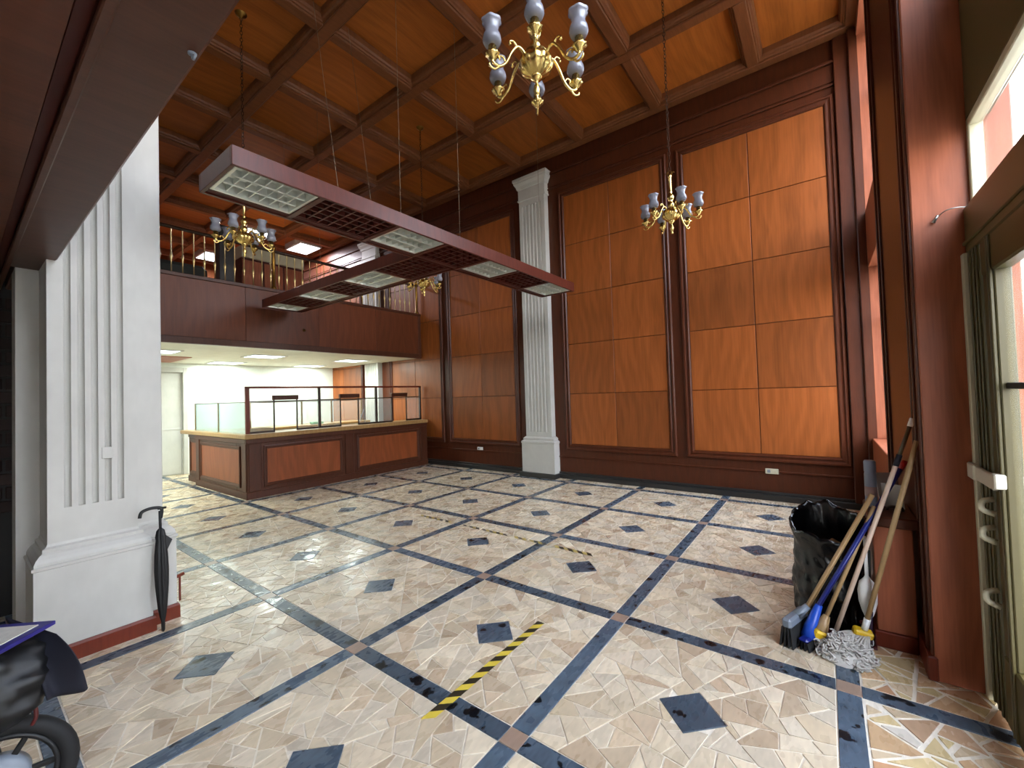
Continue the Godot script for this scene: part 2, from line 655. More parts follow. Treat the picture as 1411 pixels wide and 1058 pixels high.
func build_back_wall() -> void:
	var st := S()
	box(st, Vector3(-15.4, -0.1, -6.75), Vector3(0.72, 6.0, WZ))
	var wall := struct("wall_back", st, M.frame, "tall mahogany panelled wall with veneer squares in moulded frames", "wall")
	var front := Transform3D(Basis.IDENTITY, Vector3(0, 0, WZ))
	var rows := [0.60, 1.475, 2.338, 3.202, 4.08, 4.965]
	var hw := 0.84
	for cx in PANELS:
		var m := S()
		moulding(m, front, cx - hw - 0.10, 0.50, cx + hw + 0.10, 5.065, [[0.0, 0.0], [0.0, 0.03], [0.012, 0.042], [0.03, 0.042], [0.04, 0.025], [0.055, 0.022], [0.07, 0.034], [0.085, 0.034], [0.10, 0.016], [0.104, 0.0]])
		part("panel_moulding", m, M.frame, wall)
		for i in 5:
			for j in 2:
				var x0: float = cx + (-hw if j == 0 else 0.0)
				var b := S()
				box(b, Vector3(x0 + 0.004, rows[i] + 0.004, 0.0), Vector3(x0 + hw - 0.004, rows[i + 1] - 0.004, 0.016), 0.004)
				part("veneer_panel", b, M.veneer[rng.randi() % 5], wall, Vector3(0, 0, WZ))
	# upright boards between the frames, the dado line, and the cornice in three steps
	for e in [[-15.2, 0.30]]:
		var d := S()
		box(d, Vector3(e[0], 0.36, WZ), Vector3(e[1], 0.385, WZ + 0.02), 0.006)
		part("dado_bead", d, M.frame, wall)
	for e in [[5.17, 5.20, 0.03], [5.22, 5.44, 0.018], [5.44, 5.475, 0.055]]:
		var d := S()
		box(d, Vector3(-15.2, e[0], WZ), Vector3(0.45, e[1], WZ + e[2]), 0.006)
		part("cornice", d, M.cornice, wall)
	var b1 := S()
	box(b1, Vector3(-15.2, 0.0, WZ), Vector3(0.45, 0.075, WZ + 0.07), 0.006)
	box(b1, Vector3(-15.2, 0.075, WZ), Vector3(0.45, 0.11, WZ + 0.03), 0.006)
	struct("baseboard_back", b1, M.stone_dark, "dark stone skirting along the foot of the panelled wall", "skirting")

func pilaster(cx: float, label: String) -> void:
	var t := thing("pilaster", label, "pilaster", Vector3(cx, 0, WZ))
	var up := Basis(Vector3(1, 0, 0), Vector3(0, 0, -1), Vector3(0, 1, 0))   # local z is height, local y is -z
	var pl := S()
	box(pl, Vector3(-0.38, 0, 0), Vector3(0.38, 0.08, 0.24), 0.006)
	part("plinth", pl, M.stone_dark, t)
	var b := S()
	var ring := func(o: float, y: float): return [-0.29 - o, -0.13 - o, 0.29 + o, 0.0, y]
	loft(b, Transform3D(up, Vector3.ZERO), [ring.call(0.055, 0.08), ring.call(0.055, 0.60), ring.call(0.065, 0.605), ring.call(0.065, 0.635), ring.call(0.03, 0.66), ring.call(0.035, 0.69), ring.call(0.0, 0.72)])
	part("base", b, M.white, t)
	var s := S()
	fluted(s, Transform3D(Basis.IDENTITY, Vector3(0, 0, 0.13)), -0.275, 0.275, 0.72, 5.10, 0.80, 4.98, 6, 0.045, 0.02)
	box(s, Vector3(-0.275, 0.72, 0.0), Vector3(0.275, 5.10, 0.105))
	part("shaft", s, M.white, t)
	var c := S()
	loft(c, Transform3D(up, Vector3.ZERO), [ring.call(0.0, 5.08), ring.call(0.012, 5.09), ring.call(0.012, 5.115), ring.call(0.0, 5.12), ring.call(0.0, 5.30), ring.call(0.015, 5.31), ring.call(0.03, 5.36), ring.call(0.06, 5.41), ring.call(0.06, 5.44), ring.call(0.075, 5.45), ring.call(0.075, 5.50)], false, true)
	part("capital", c, M.white, t)

# a flat face (local xy, facing +z) with flutes sunk into it
func fluted(st: SurfaceTool, xf: Transform3D, x0: float, x1: float, y0: float, y1: float, f0: float, f1: float, n: int, fw: float, depth: float) -> void:
	var margin := 0.055
	var pitch := (x1 - x0 - 2 * margin) / n
	var xs := [x0]
	var Z := Vector3(0, 0, 1)
	var q := func(ax, ay, az, bx, by, bz, cx, cy, cz, dx, dy, dz, out):
		quad(st, xf * Vector3(ax, ay, az), xf * Vector3(bx, by, bz), xf * Vector3(cx, cy, cz), xf * Vector3(dx, dy, dz), xf.basis * out)
	q.call(x0, y0, 0, x1, y0, 0, x1, f0, 0, x0, f0, 0, Z)
	q.call(x0, f1, 0, x1, f1, 0, x1, y1, 0, x0, y1, 0, Z)
	var last := x0
	for k in n:
		var c := x0 + margin + pitch * (k + 0.5)
		var a := c - fw * 0.5
		var b := c + fw * 0.5
		q.call(last, f0, 0, a, f0, 0, a, f1, 0, last, f1, 0, Z)
		last = b
		var m := 6
		for i in m:
			var t0 := PI * i / m
			var t1 := PI * (i + 1) / m
			var xa := c - cos(t0) * fw * 0.5
			var xb := c - cos(t1) * fw * 0.5
			var za := -sin(t0) * depth
			var zb := -sin(t1) * depth
			q.call(xa, f0, za, xb, f0, zb, xb, f1, zb, xa, f1, za, Vector3(cos((t0 + t1) * 0.5), 0, 1))
			for yy in [f0, f1]:
				q.call(xa, yy, 0, xb, yy, 0, xb, yy, zb, xa, yy, za, Vector3(0, 1 if yy == f0 else -1, 0))
	q.call(last, f0, 0, x1, f0, 0, x1, f1, 0, last, f1, 0, Z)
	for x in [x0, x1]:
		q.call(x, y0, 0, x, y1, 0, x, y1, -0.025, x, y0, -0.025, Vector3(-1 if x == x0 else 1, 0, 0))

func build_pilasters() -> void:
	pilaster(PILS[0], "white fluted pilaster between the tall panels of the wooden wall, in the open hall")
	pilaster(PILS[1], "white fluted pilaster behind the teller counter, rising past the mezzanine")

# ------------------------------------------------------------------ the other walls
func build_other_walls() -> void:
	# left return beside the near column: a white jamb, then a dark opening with brickwork
	var st := S()
	box(st, Vector3(-4.30, 0, -0.40), Vector3(-4.06, 2.40, -0.245))
	struct("wall_left", st, M.white, "narrow white wall return between the near column and the dark opening", "wall")
	var br := S()
	box(br, Vector3(-5.0, 0, -0.40), Vector3(-4.86, 3.3, 2.6))
	var w := struct("wall_left_recess", br, M.dark, "dark recess wall of blackened brick beyond the white return", "wall")
	for row in 16:
		for k in 3:
			var b := S()
			var z := -0.36 + k * 0.25 - (0.12 if row % 2 else 0.0)
			box(b, Vector3(-4.87, row * 0.1 + 0.75, maxf(z, -0.39)), Vector3(-4.845, row * 0.1 + 0.835, z + 0.235), 0.006)
			part("brick", b, M.brick, w)
	var f := S()
	box(f, Vector3(-15.4, 0, -0.40), Vector3(-4.30, 5.9, -0.30))
	struct("wall_front", f, M.plaster, "plain pale wall running back from the near column, out of sight", "wall")
	var rr := S()
	box(rr, Vector3(-5.0, 0, 2.6), Vector3(0.72, 5.9, 2.75))
	struct("wall_rear", rr, M.plaster, "plain wall behind the viewer", "wall")
	var ul := S()
	box(ul, Vector3(-5.0, 3.3, -0.30), Vector3(-4.86, 5.9, 2.6))
	struct("wall_left_upper", ul, M.frame, "wooden side wall of the gallery above the viewer", "wall")
	var fe := S()
	box(fe, Vector3(-15.4, 0, -6.75), Vector3(-15.2, 5.9, -0.3))
	struct("wall_far", fe, M.veneer[1], "wood-clad end wall of the upper floor", "wall")
	# gallery over the viewer: a boxed beam, then a lower timber ceiling
	var g := S()
	box(g, Vector3(-4.06, 2.40, -0.39), Vector3(0.42, 3.3, -0.205), 0.008)
	box(g, Vector3(-5.0, 2.40, -0.39), Vector3(-4.06, 3.3, -0.245), 0.008)
	var o := struct("trim_beam", g, M.soffit, "broad brown boxed beam overhead at the edge of the gallery", "beam")
	var bead := S()
	box(bead, Vector3(-4.86, 2.43, -0.205), Vector3(0.42, 3.2, -0.165), 0.006)
	part("beam_groove", bead, M.lattice, o)
	var lip := S()
	box(lip, Vector3(-4.86, 2.392, -0.225), Vector3(0.42, 2.41, -0.20), 0.004)
	part("beam_bead", lip, M.soffit, o)
	var sc := S()
	box(sc, Vector3(-4.86, 2.41, -0.165), Vector3(0.42, 3.3, 2.6))
	struct("ceiling_gallery", sc, M.gallery, "low reddish timber ceiling overhead in front of the boxed beam", "ceiling")

# ------------------------------------------------------------------ street front
func build_facade() -> void:
	# solid parts of the wall with real thickness; the openings are left free
	var st := S()
	var xi := 0.39
	var xo := 0.75
	box(st, Vector3(xi, 0, -4.25), Vector3(xo, 5.9, -2.95), 0.006)
	box(st, Vector3(0.46, 0, -6.75), Vector3(xo, 5.9, -6.38), 0.006)
	box(st, Vector3(0.42, 0, -6.4), Vector3(xo, 0.86, -4.0), 0.006)
	box(st, Vector3(0.46, 2.85, -6.4), Vector3(xo, 3.5, -4.0), 0.006)
	box(st, Vector3(0.46, 5.6, -6.4), Vector3(xo, 5.9, -4.0))
	box(st, Vector3(xi, 0, -0.55), Vector3(xo, 5.9, 0.05), 0.006)
	box(st, Vector3(xi, 0, 1.1), Vector3(xo, 2.34, 2.4), 0.006)
	box(st, Vector3(xi, 0, 2.35), Vector3(xo, 5.9, 2.75), 0.006)
	box(st, Vector3(0.46, 4.6, 0.0), Vector3(xo, 5.9, 2.4))
	box(st, Vector3(0.46, 5.5, -3.0), Vector3(xo, 5.9, -0.3))
	var wall := struct("wall_right", st, M.jamb, "street wall of reddish timber piers and deep window reveals", "wall")
	# mouldings on the near pier's corner and edge
	for e in [[-2.965, -2.995, 0.012], [-3.03, -3.06, 0.02], [-3.20, -3.215, 0.01], [-4.13, -4.16, 0.02], [-4.20, -4.23, 0.03]]:
		var b := S()
		box(b, Vector3(xi - e[2], 0.1, e[1]), Vector3(xi + 0.01, 5.72, e[0]), 0.004)
		part("pier_moulding", b, M.frame, wall)
	var face := S()
	box(face, Vector3(xi - 0.006, 0.1, -4.12), Vector3(xi + 0.01, 5.72, -3.23), 0.003)
	part("pier_panel", face, M.frame, wall)
	# corner post where the panelled wall ends
	var cp := S()
	box(cp, Vector3(0.24, 0.075, WZ), Vector3(0.47, 5.72, WZ + 0.07), 0.008)
	box(cp, Vector3(0.38, 0.075, WZ), Vector3(0.47, 5.72, WZ + 0.12), 0.008)
	part("corner_post", cp, M.frame, wall)
	# foot of the pier
	var bb := S()
	box(bb, Vector3(xi - 0.03, 0, -3.9), Vector3(xi + 0.01, 0.12, -2.94), 0.006)
	struct("baseboard_right", bb, M.red_wood, "reddish wooden skirting at the foot of the pier by the door", "skirting")
	# low boxed sill that stands in front of the pier
	var ld := thing("low_cabinet", "low reddish wooden cabinet against the pier behind the mop and brooms", "cabinet", Vector3(0.29, 0, -3.38))
	var b0 := S()
	box(b0, Vector3(-0.10, 0.09, -0.20), Vector3(0.068, 0.68, 0.20), 0.004)
	part("body", b0, M.jamb, ld)
	var b2 := S()
	box(b2, Vector3(-0.115, 0, -0.21), Vector3(0.068, 0.09, 0.215), 0.006)
	part("skirting", b2, M.red_wood, ld)
	var b3 := S()
	box(b3, Vector3(-0.12, 0.68, -0.22), Vector3(0.094, 0.74, 0.22), 0.008)
	part("top", b3, M.frame, ld)
	var b4 := S(true)
	tube(b4, curve([Vector3(-0.02, 0.742, 0.03), Vector3(-0.01, 0.765, 0.05), Vector3(0.04, 0.765, 0.05), Vector3(0.05, 0.742, 0.03)], 10), 0.008, 8)
	part("handle", b4, M.dark_metal, ld)
	# ---- windows
	window_frame("window_1", 0.62, -6.38, -4.25, 0.86, 2.85, [-5.2], [2.25], "lower window of the far bay in the street wall")
	window_frame("window_2", 0.62, -6.38, -4.25, 3.5, 5.6, [-5.2], [4.9], "upper window of the far bay in the street wall")
	window_frame("window_3", 0.62, -2.95, -0.55, 3.58, 5.5, [-1.75], [], "high window above the olive panel over the street door")
	window_frame("window_4", 0.62, 0.05, 2.35, 3.58, 4.6, [1.2], [], "high window beside the viewer, out of the picture")
	window_frame("window_5", 0.62, 0.05, 1.1, 0.0, 2.34, [], [0.9], "tall street window beside the viewer, out of the picture")
	var sp := S()
	box(sp, Vector3(0.60, 2.34, 0.05), Vector3(0.68, 3.58, 2.35), 0.004)
	box(sp, Vector3(0.60, 2.76, -2.95), Vector3(0.68, 3.58, -0.55), 0.004)
	part("spandrel_panel", sp, M.olive, wall)
	# ---- the street door: frame, transom light, leaves
	var fr := S()
	var x0 := 0.585
	var x1 := 0.645
	box(fr, Vector3(0.556, 0, -2.948), Vector3(x1, 2.11, -2.912), 0.004)
	box(fr, Vector3(x0, 0, -0.60), Vector3(x1, 2.12, -0.55), 0.004)
	box(fr, Vector3(0.60, 2.33, -2.95), Vector3(0.65, 2.76, -2.915), 0.004)
	box(fr, Vector3(0.60, 2.33, -0.58), Vector3(0.65, 2.76, -0.55), 0.004)
	box(fr, Vector3(0.60, 2.72, -2.95), Vector3(0.65, 2.76, -0.55), 0.004)
	var door := struct("door_1", fr, M.cream, "olive steel street door with tall glass panes and a transom light", "door")
	var tr := S()
	box(tr, Vector3(0.575, 2.11, -2.95), Vector3(0.665, 2.335, -0.55), 0.006)
	box(tr, Vector3(0.565, 2.15, -2.95), Vector3(0.58, 2.17, -0.55), 0.004)
	part("transom_bar", tr, M.olive, door)
	var tg := S()
	box(tg, Vector3(0.622, 2.33, -2.92), Vector3(0.628, 2.73, -0.57))
	part("pane", tg, M.glass, door)
	for k in 2:
		var z0 := -2.908 if k == 0 else -1.72
		var z1 := -1.74 if k == 0 else -0.605
		var lf := S()
		box(lf, Vector3(0.57, 0.02, z0), Vector3(0.63, 2.105, z0 + 0.20), 0.008)
		box(lf, Vector3(0.57, 0.02, z1 - 0.20), Vector3(0.63, 2.105, z1), 0.008)
		box(lf, Vector3(0.57, 0.02, z0 + 0.2), Vector3(0.63, 0.32, z1 - 0.2), 0.008)
		box(lf, Vector3(0.57, 1.95, z0 + 0.2), Vector3(0.63, 2.105, z1 - 0.2), 0.008)
		for e in [z0 + 0.05, z0 + 0.11, z0 + 0.16, z0 + 0.30, z0 + 0.33]:
			box(lf, Vector3(0.562, 0.03, e), Vector3(0.575, 2.10, e + 0.014), 0.003)
		box(lf, Vector3(0.575, 0.32, z0 + 0.2), Vector3(0.625, 1.96, z0 + 0.35), 0.004)
		var leaf := part("door_leaf", lf, M.olive, door)
		var g := S()
		box(g, Vector3(0.598, 0.30, z0 + 0.34), Vector3(0.604, 1.97, z1 - 0.19))
		part("pane", g, M.glass, leaf)
		var ba := S()
		box(ba, Vector3(0.59, 1.46, z0 + 0.34), Vector3(0.612, 1.485, z1 - 0.19), 0.003)
		part("glazing_bar", ba, M.black, leaf)
	var la := S()
	box(la, Vector3(0.545, 1.035, -2.965), Vector3(0.562, 1.10, -2.60), 0.004)
	box(la, Vector3(0.538, 1.03, -2.975), Vector3(0.566, 1.105, -2.85), 0.006)
	box(la, Vector3(0.54, 1.05, -2.60), Vector3(0.575, 1.11, -2.55), 0.005)
	part("latch_bar", la, M.cream_steel, door)
	for y in [0.95, 0.83, 0.56]:
		var kn := S(true)
		tube(kn, curve([Vector3(0.565, y + 0.03, -2.70), Vector3(0.53, y + 0.02, -2.69), Vector3(0.525, y - 0.01, -2.67), Vector3(0.562, y - 0.025, -2.66)], 8), 0.012, 8)
		part("lock_keep", kn, M.cream, door)

func window_frame(called: String, x: float, z0: float, z1: float, y0: float, y1: float, mull: Array, trans: Array, label: String) -> void:
	var st := S()
	var w := 0.045
	box(st, Vector3(x - 0.02, y0, z0), Vector3(x + 0.05, y1, z0 + w), 0.004)
	box(st, Vector3(x - 0.02, y0, z1 - w), Vector3(x + 0.05, y1, z1), 0.004)
	box(st, Vector3(x - 0.02, y0, z0), Vector3(x + 0.05, y0 + w, z1), 0.004)
	box(st, Vector3(x - 0.02, y1 - w, z0), Vector3(x + 0.05, y1, z1), 0.004)
	for m in mull:
		box(st, Vector3(x - 0.015, y0, m - 0.025), Vector3(x + 0.045, y1, m + 0.025), 0.004)
	for t in trans:
		box(st, Vector3(x - 0.015, t - 0.025, z0), Vector3(x + 0.045, t + 0.025, z1), 0.004)
	var win := struct(called, st, M.cream, label, "window")
	var zz := [z0 + w] + mull + [z1 - w]
	var yy := [y0 + w] + trans + [y1 - w]
	for i in zz.size() - 1:
		for j in yy.size() - 1:
			var g := S()
			box(g, Vector3(x + 0.012, yy[j] + 0.01, zz[i] + 0.01), Vector3(x + 0.018, yy[j + 1] - 0.01, zz[i + 1] - 0.01))
			part("pane", g, M.glass, win)

func build_street() -> void:
	var st := S()
	box(st, Vector3(0.72, -0.25, -16), Vector3(14, -0.06, 12))
	struct("ground_street", st, mat(Color(0.60, 0.59, 0.56), 0.8), "pale paved street outside the door", "street")
	var t := thing("street_building", "pale building across the street seen through the door glass", "building", Vector3(12.0, -0.06, -4))
	var b := S()
	box(b, Vector3(0, 0, -9), Vector3(0.4, 3.0, 12))
	part("wall", b, mat(Color(0.86, 0.84, 0.76), 0.8), t)
	var wm := mat(Color(0.45, 0.52, 0.56), 0.2)
	for k in 7:
		var w := S()
		box(w, Vector3(-0.03, 0.9, -8.0 + k * 2.8), Vector3(0.02, 2.2, -6.9 + k * 2.8), 0.01)
		part("window", w, wm, t)
	var c := S()
	box(c, Vector3(-0.12, 3.0, -9), Vector3(0.5, 3.15, 12), 0.02)
	part("cornice", c, M.cream, t)

# ------------------------------------------------------------------ mezzanine
func build_mezzanine() -> void:
	var x := -7.4
	var st := S()
	box(st, Vector3(-15.2, 2.46, WZ), Vector3(x - 0.05, 3.30, -0.4))
	var sl := struct("floor_mezzanine", st, M.soffit, "floor slab of the mezzanine above the teller counter", "floor")
	var t := thing("mezzanine_front", "wide brown timber fascia of the mezzanine above the counter", "fascia", Vector3(x, 0, 0))
	var edges := [-0.42, -1.62, -2.84, -4.06, -5.28, -6.45]
	for k in 5:
		var b := S()
		box(b, Vector3(-0.05, 2.48, edges[k + 1] + 0.0015), Vector3(-0.004, 3.36, edges[k] - 0.0015), 0.002)
		part("fascia_board", b, [M.fascia, M.fascia2][k % 2], t)
	var lo := S()
	box(lo, Vector3(-0.07, 2.39, -6.48), Vector3(0.012, 2.49, -0.42), 0.006)
	part("lower_rail", lo, M.counter, t)
	var hi := S()
	box(hi, Vector3(-0.12, 3.355, -6.48), Vector3(0.02, 3.41, -0.42), 0.006)
	part("upper_rail", hi, M.counter, t)
	var en := S()
	box(en, Vector3(-0.05, 2.4, -6.48), Vector3(0.006, 3.40, -6.40), 0.004)
	part("end_post", en, M.counter, t)
	# brass railing
	var r := thing("balcony_railing", "slender brass balcony railing along the top of the mezzanine", "railing", Vector3(x - 0.05, 3.41, 0))
	var hr := S(true)
	tube(hr, [Vector3(0, 0.66, -0.45), Vector3(0, 0.66, -6.45)], 0.028, 12)
	part("handrail", hr, M.dark_metal, r)
	var bs := S(true)
	lathe(bs, [[0.0, 0.0], [0.016, 0.0], [0.016, 0.012], [0.009, 0.02], [0.008, 0.16], [0.013, 0.19], [0.021, 0.23], [0.013, 0.27], [0.008, 0.30], [0.008, 0.62], [0.011, 0.64], [0.0, 0.65]], 8)
	bs.generate_normals()
	var bm := bs.commit()
	bm.surface_set_material(0, M.baluster)
	var z := -0.55
	while z > -6.35:
		part_mesh("baluster", bm, r, Vector3(0, 0, z))
		z -= 0.135
	for zz in [-0.47, -3.3, -6.42]:
		var p := S(true)
		lathe(p, [[0.0, 0.0], [0.045, 0.0], [0.045, 0.04], [0.028, 0.06], [0.028, 0.66], [0.045, 0.68], [0.04, 0.74], [0.0, 0.78]], 12)
		part("newel", p, M.old_brass, r, Vector3(0, 0, zz))
	# knob-like detector on the fascia
	var d := S(true)
	lathe(d, [[0.0, 0.03], [0.012, 0.03], [0.02, 0.02], [0.026, 0.0]], 14, Transform3D(Basis(Vector3(0, -1, 0), Vector3(1, 0, 0), Vector3(0, 0, 1)), Vector3.ZERO))
	var dn := part("alarm_button", d, M.old_brass, self, Vector3(x - 0.004, 2.76, -3.78))
	tag(dn, "small round brass button on the mezzanine fascia", "button")

func build_column() -> void:
	# near column: white fluted shaft on a moulded pedestal
	var t := thing("fluted_column", "large white fluted column in the left foreground beside the umbrella", "column", Vector3(-4.0, 0, -0.62))
	var up := Basis(Vector3(1, 0, 0), Vector3(0, 0, -1), Vector3(0, 1, 0))   # rings: x, -z, height
	# local: x towards the hall, z along the wall; a front pier (centre z +0.07) on a wider backing pier
	var ring := func(o: float, y: float): return [-0.22 - o, -0.275 - o, 0.285 + o, 0.135 + o, y]
	var back := func(o: float, y: float): return [-0.22 - o, 0.0, 0.20 + o, 0.285 + o, y]
	var prof := [[0.06, 0.09], [0.06, 0.565], [0.068, 0.57], [0.068, 0.585], [0.058, 0.59], [0.058, 0.605], [0.05, 0.625], [0.035, 0.645], [0.022, 0.655], [0.022, 0.675], [0.006, 0.685], [0.0, 0.70]]
	var xf := Transform3D(up, Vector3.ZERO)
	var sk := S()
	for f in [ring, back]:
		loft(sk, xf, [f.call(0.075, 0.0), f.call(0.075, 0.085), f.call(0.068, 0.10), f.call(0.05, 0.10)])
	part("skirting", sk, M.red_wood, t)
	var b := S()
	for f in [ring, back]:
		var rr := []
		for p in prof:
			rr.append(f.call(p[0], p[1]))
		loft(b, xf, rr)
	part("base", b, M.white, t)
	var s := S()
	var face := Transform3D(Basis(Vector3(0, 0, -1), Vector3(0, 1, 0), Vector3(1, 0, 0)), Vector3(0.285, 0, 0.07))
	fluted(s, face, -0.205, 0.205, 0.69, 5.5, 0.90, 5.2, 5, 0.032, 0.024)
	box(s, Vector3(-0.22, 0.69, -0.135), Vector3(0.258, 5.5, 0.275))
	box(s, Vector3(-0.22, 0.69, -0.285), Vector3(0.20, 5.5, 0.0), 0.004)
	part("shaft", s, M.white, t)
	var c := S()
	loft(c, xf, [ring.call(0.0, 5.3), ring.call(0.02, 5.35), ring.call(0.06, 5.5), ring.call(0.06, 5.7)], false, true)
	part("capital", c, M.white, t)
	var pl := S()
	box(pl, Vector3(0.285, 1.17, -0.012), Vector3(0.291, 1.245, 0.040), 0.003)
	part("cover_plate", pl, M.white, t)
	# bent strip of wood at the far corner
	var k := S()
	box(k, Vector3(-0.012, 0, -0.012), Vector3(0.0, 0.17, 0.0), 0.002)
	box(k, Vector3(-0.012, 0.15, -0.075), Vector3(0.0, 0.172, -0.0), 0.002, Transform3D(Basis(Vector3.RIGHT, 0.25), Vector3(0, 0.012, 0)))
	var kn := part("trim_strip", k, M.red_wood, self, Vector3(-3.77, 0.095, -0.985))
	tag(kn, "short bent strip of red-brown wood at the far foot of the white column", "strip")

# ------------------------------------------------------------------ counter
func build_counter() -> void:
	var t := thing("teller_counter", "long L-shaped mahogany teller counter with pale wooden top under the mezzanine", "counter", Vector3(-7.2, 0, -2.75))
	# local: x runs back (negative), z along the hall front (negative away)
	var body := S()
	box(body, Vector3(-0.40, 0.0, -3.66), Vector3(0.0, 0.93, 0.0), 0.006)
	box(body, Vector3(-2.20, 0.0, -0.38), Vector3(-0.40, 0.93, 0.0), 0.006)
	box(body, Vector3(-2.95, 0.0, -0.45), Vector3(-2.20, 0.93, -0.09), 0.006)
	part("body", body, M.counter, t)
	var pl := S()
	box(pl, Vector3(-0.03, 0.0, -3.66), Vector3(0.022, 0.11, 0.022), 0.006)
	box(pl, Vector3(-2.22, 0.0, -0.03), Vector3(-0.02, 0.11, 0.022), 0.006)
	box(pl, Vector3(-2.95, 0.0, -0.12), Vector3(-2.21, 0.11, -0.07), 0.006)
	part("plinth", pl, M.counter, t)
	for z in [-0.11, -1.74, -3.56]:
		var posts := S()
		box(posts, Vector3(-0.02, 0.11, z - 0.09), Vector3(0.014, 0.86, z + 0.09), 0.006)
		part("pilaster_strip", posts, M.counter, t)
	for x in [-0.10, -2.14]:
		var posts := S()
		box(posts, Vector3(x - 0.08, 0.11, -0.02), Vector3(x + 0.08, 0.86, 0.014), 0.006)
		part("pilaster_strip", posts, M.counter, t)
	var fr := S()
	box(fr, Vector3(-0.02, 0.855, -3.66), Vector3(0.02, 0.93, 0.02), 0.008)
	box(fr, Vector3(-2.22, 0.855, -0.02), Vector3(-0.02, 0.93, 0.02), 0.008)
	box(fr, Vector3(-2.95, 0.855, -0.12), Vector3(-2.21, 0.93, -0.075), 0.008)
	part("frieze", fr, M.counter, t)
	var prof := [[0.0, 0.0], [0.0, 0.018], [0.02, 0.022], [0.035, 0.012], [0.045, 0.012], [0.055, 0.001]]
	var right := Transform3D(Basis(Vector3(0, 0, -1), Vector3(0, 1, 0), Vector3(1, 0, 0)), Vector3.ZERO)   # local x -> -z
	var near := Transform3D.IDENTITY
	for e in [[right, 0.24, 1.60], [right, 1.90, 3.42], [near, -2.0, -0.24], [Transform3D(Basis.IDENTITY, Vector3(0, 0, -0.09)), -2.86, -2.34]]:
		var p := S()
		var x0: float = e[1]
		var x1: float = e[2]
		box(p, Vector3(x0 + 0.05, 0.21, -0.01), Vector3(x1 - 0.05, 0.76, 0.003), 0.0, e[0])
		part("front_panel", p, M.counter_panel, t)
		var m := S()
		moulding(m, e[0], x0, 0.16, x1, 0.81, prof)
		part("panel_moulding", m, M.counter, t)
	var top := S()
	box(top, Vector3(-0.48, 0.93, -3.67), Vector3(0.035, 1.0, 0.035), 0.01)
	box(top, Vector3(-3.03, 0.93, -0.50), Vector3(-0.46, 0.998, 0.033), 0.01)
	part("counter_top", top, M.counter_top, t)

func build_teller_screens() -> void:
	var t := thing("teller_screen", "brown framed teller screen with three service openings on the counter front", "screen", Vector3(-7.40, 1.0, 0))
	var zs := [-2.84, -4.03, -5.24, -6.40]
	for k in 4:
		var b := S()
		var w := 0.028 if k == 0 else 0.018
		box(b, Vector3(-0.025, 0, zs[k] - w), Vector3(0.025, 0.745, zs[k] + w), 0.004)
		part("post", b, M.dark_metal if k > 0 else M.red_wood, t)
	var tr := S()
	box(tr, Vector3(-0.025, 0.725, -6.42), Vector3(0.025, 0.76, -2.81), 0.004)
	part("top_rail", tr, M.red_wood, t)
	var mr := S()
	box(mr, Vector3(-0.010, 0.505, -6.40), Vector3(0.010, 0.522, -2.84), 0.002)
	part("mid_rail", mr, M.dark_metal, t)
	for k in 3:
		var c: float = (zs[k] + zs[k + 1]) * 0.5
		var half := 0.19
		var h := S()
		box(h, Vector3(-0.03, 0.53, c - half - 0.02), Vector3(0.03, 0.61, c + half + 0.02), 0.006)
		part("header", h, M.counter, t)
		for s in [-1.0, 1.0]:
			var e: float = zs[k] - 0.02 if s > 0 else zs[k + 1] + 0.02
			var i: float = c + half * s
			var z0 := minf(e, i)
			var z1 := maxf(e, i)
			var f := S()
			box(f, Vector3(-0.010, 0.0, i - 0.010), Vector3(0.010, 0.55, i + 0.010), 0.002)
			box(f, Vector3(-0.012, 0.0, z0), Vector3(0.012, 0.03, z1), 0.002)
			part("pane_frame", f, M.dark_metal, t)
			var g := S()
			box(g, Vector3(-0.003, 0.03, z0), Vector3(0.003, 0.52, z1))
			part("pane", g, M.clear_glass, t)
	# low glass along the counter's near end
	var s2 := thing("glass_screen", "low greenish glass screen on the near end of the teller counter", "screen", Vector3(-7.4, 1.0, -2.84))
	var rails := S()
	box(rails, Vector3(-2.36, 0.50, -0.008), Vector3(-0.03, 0.515, 0.008), 0.002)
	part("top_rail", rails, M.steel, s2)
	for x in [-2.36, -1.2]:
		var p := S()
		box(p, Vector3(x - 0.012, 0.0, -0.012), Vector3(x + 0.012, 0.515, 0.012), 0.003)
		part("post", p, M.old_brass, s2)
	for e in [[-2.35, -1.21], [-1.19, -0.03]]:
		var g := S()
		box(g, Vector3(e[0], 0.0, -0.004), Vector3(e[1], 0.50, 0.004))
		part("pane", g, M.green_glass, s2)
	# box on the counter behind the first post
	var bx := thing("wooden_tray", "small pale wooden tray on the counter behind the first screen post", "tray", Vector3(-7.62, 1.0, -3.10))
	var a := S()
	box(a, Vector3(-0.10, 0, -0.15), Vector3(0.10, 0.012, 0.15), 0.003)
	for e in [[-0.10, -0.15, -0.09, 0.15], [0.09, -0.15, 0.10, 0.15], [-0.10, -0.15, 0.10, -0.14], [-0.10, 0.14, 0.10, 0.15]]:
		box(a, Vector3(e[0], 0, e[1]), Vector3(e[2], 0.07, e[3]), 0.002)
	part("tray_body", a, M.counter_top, bx)

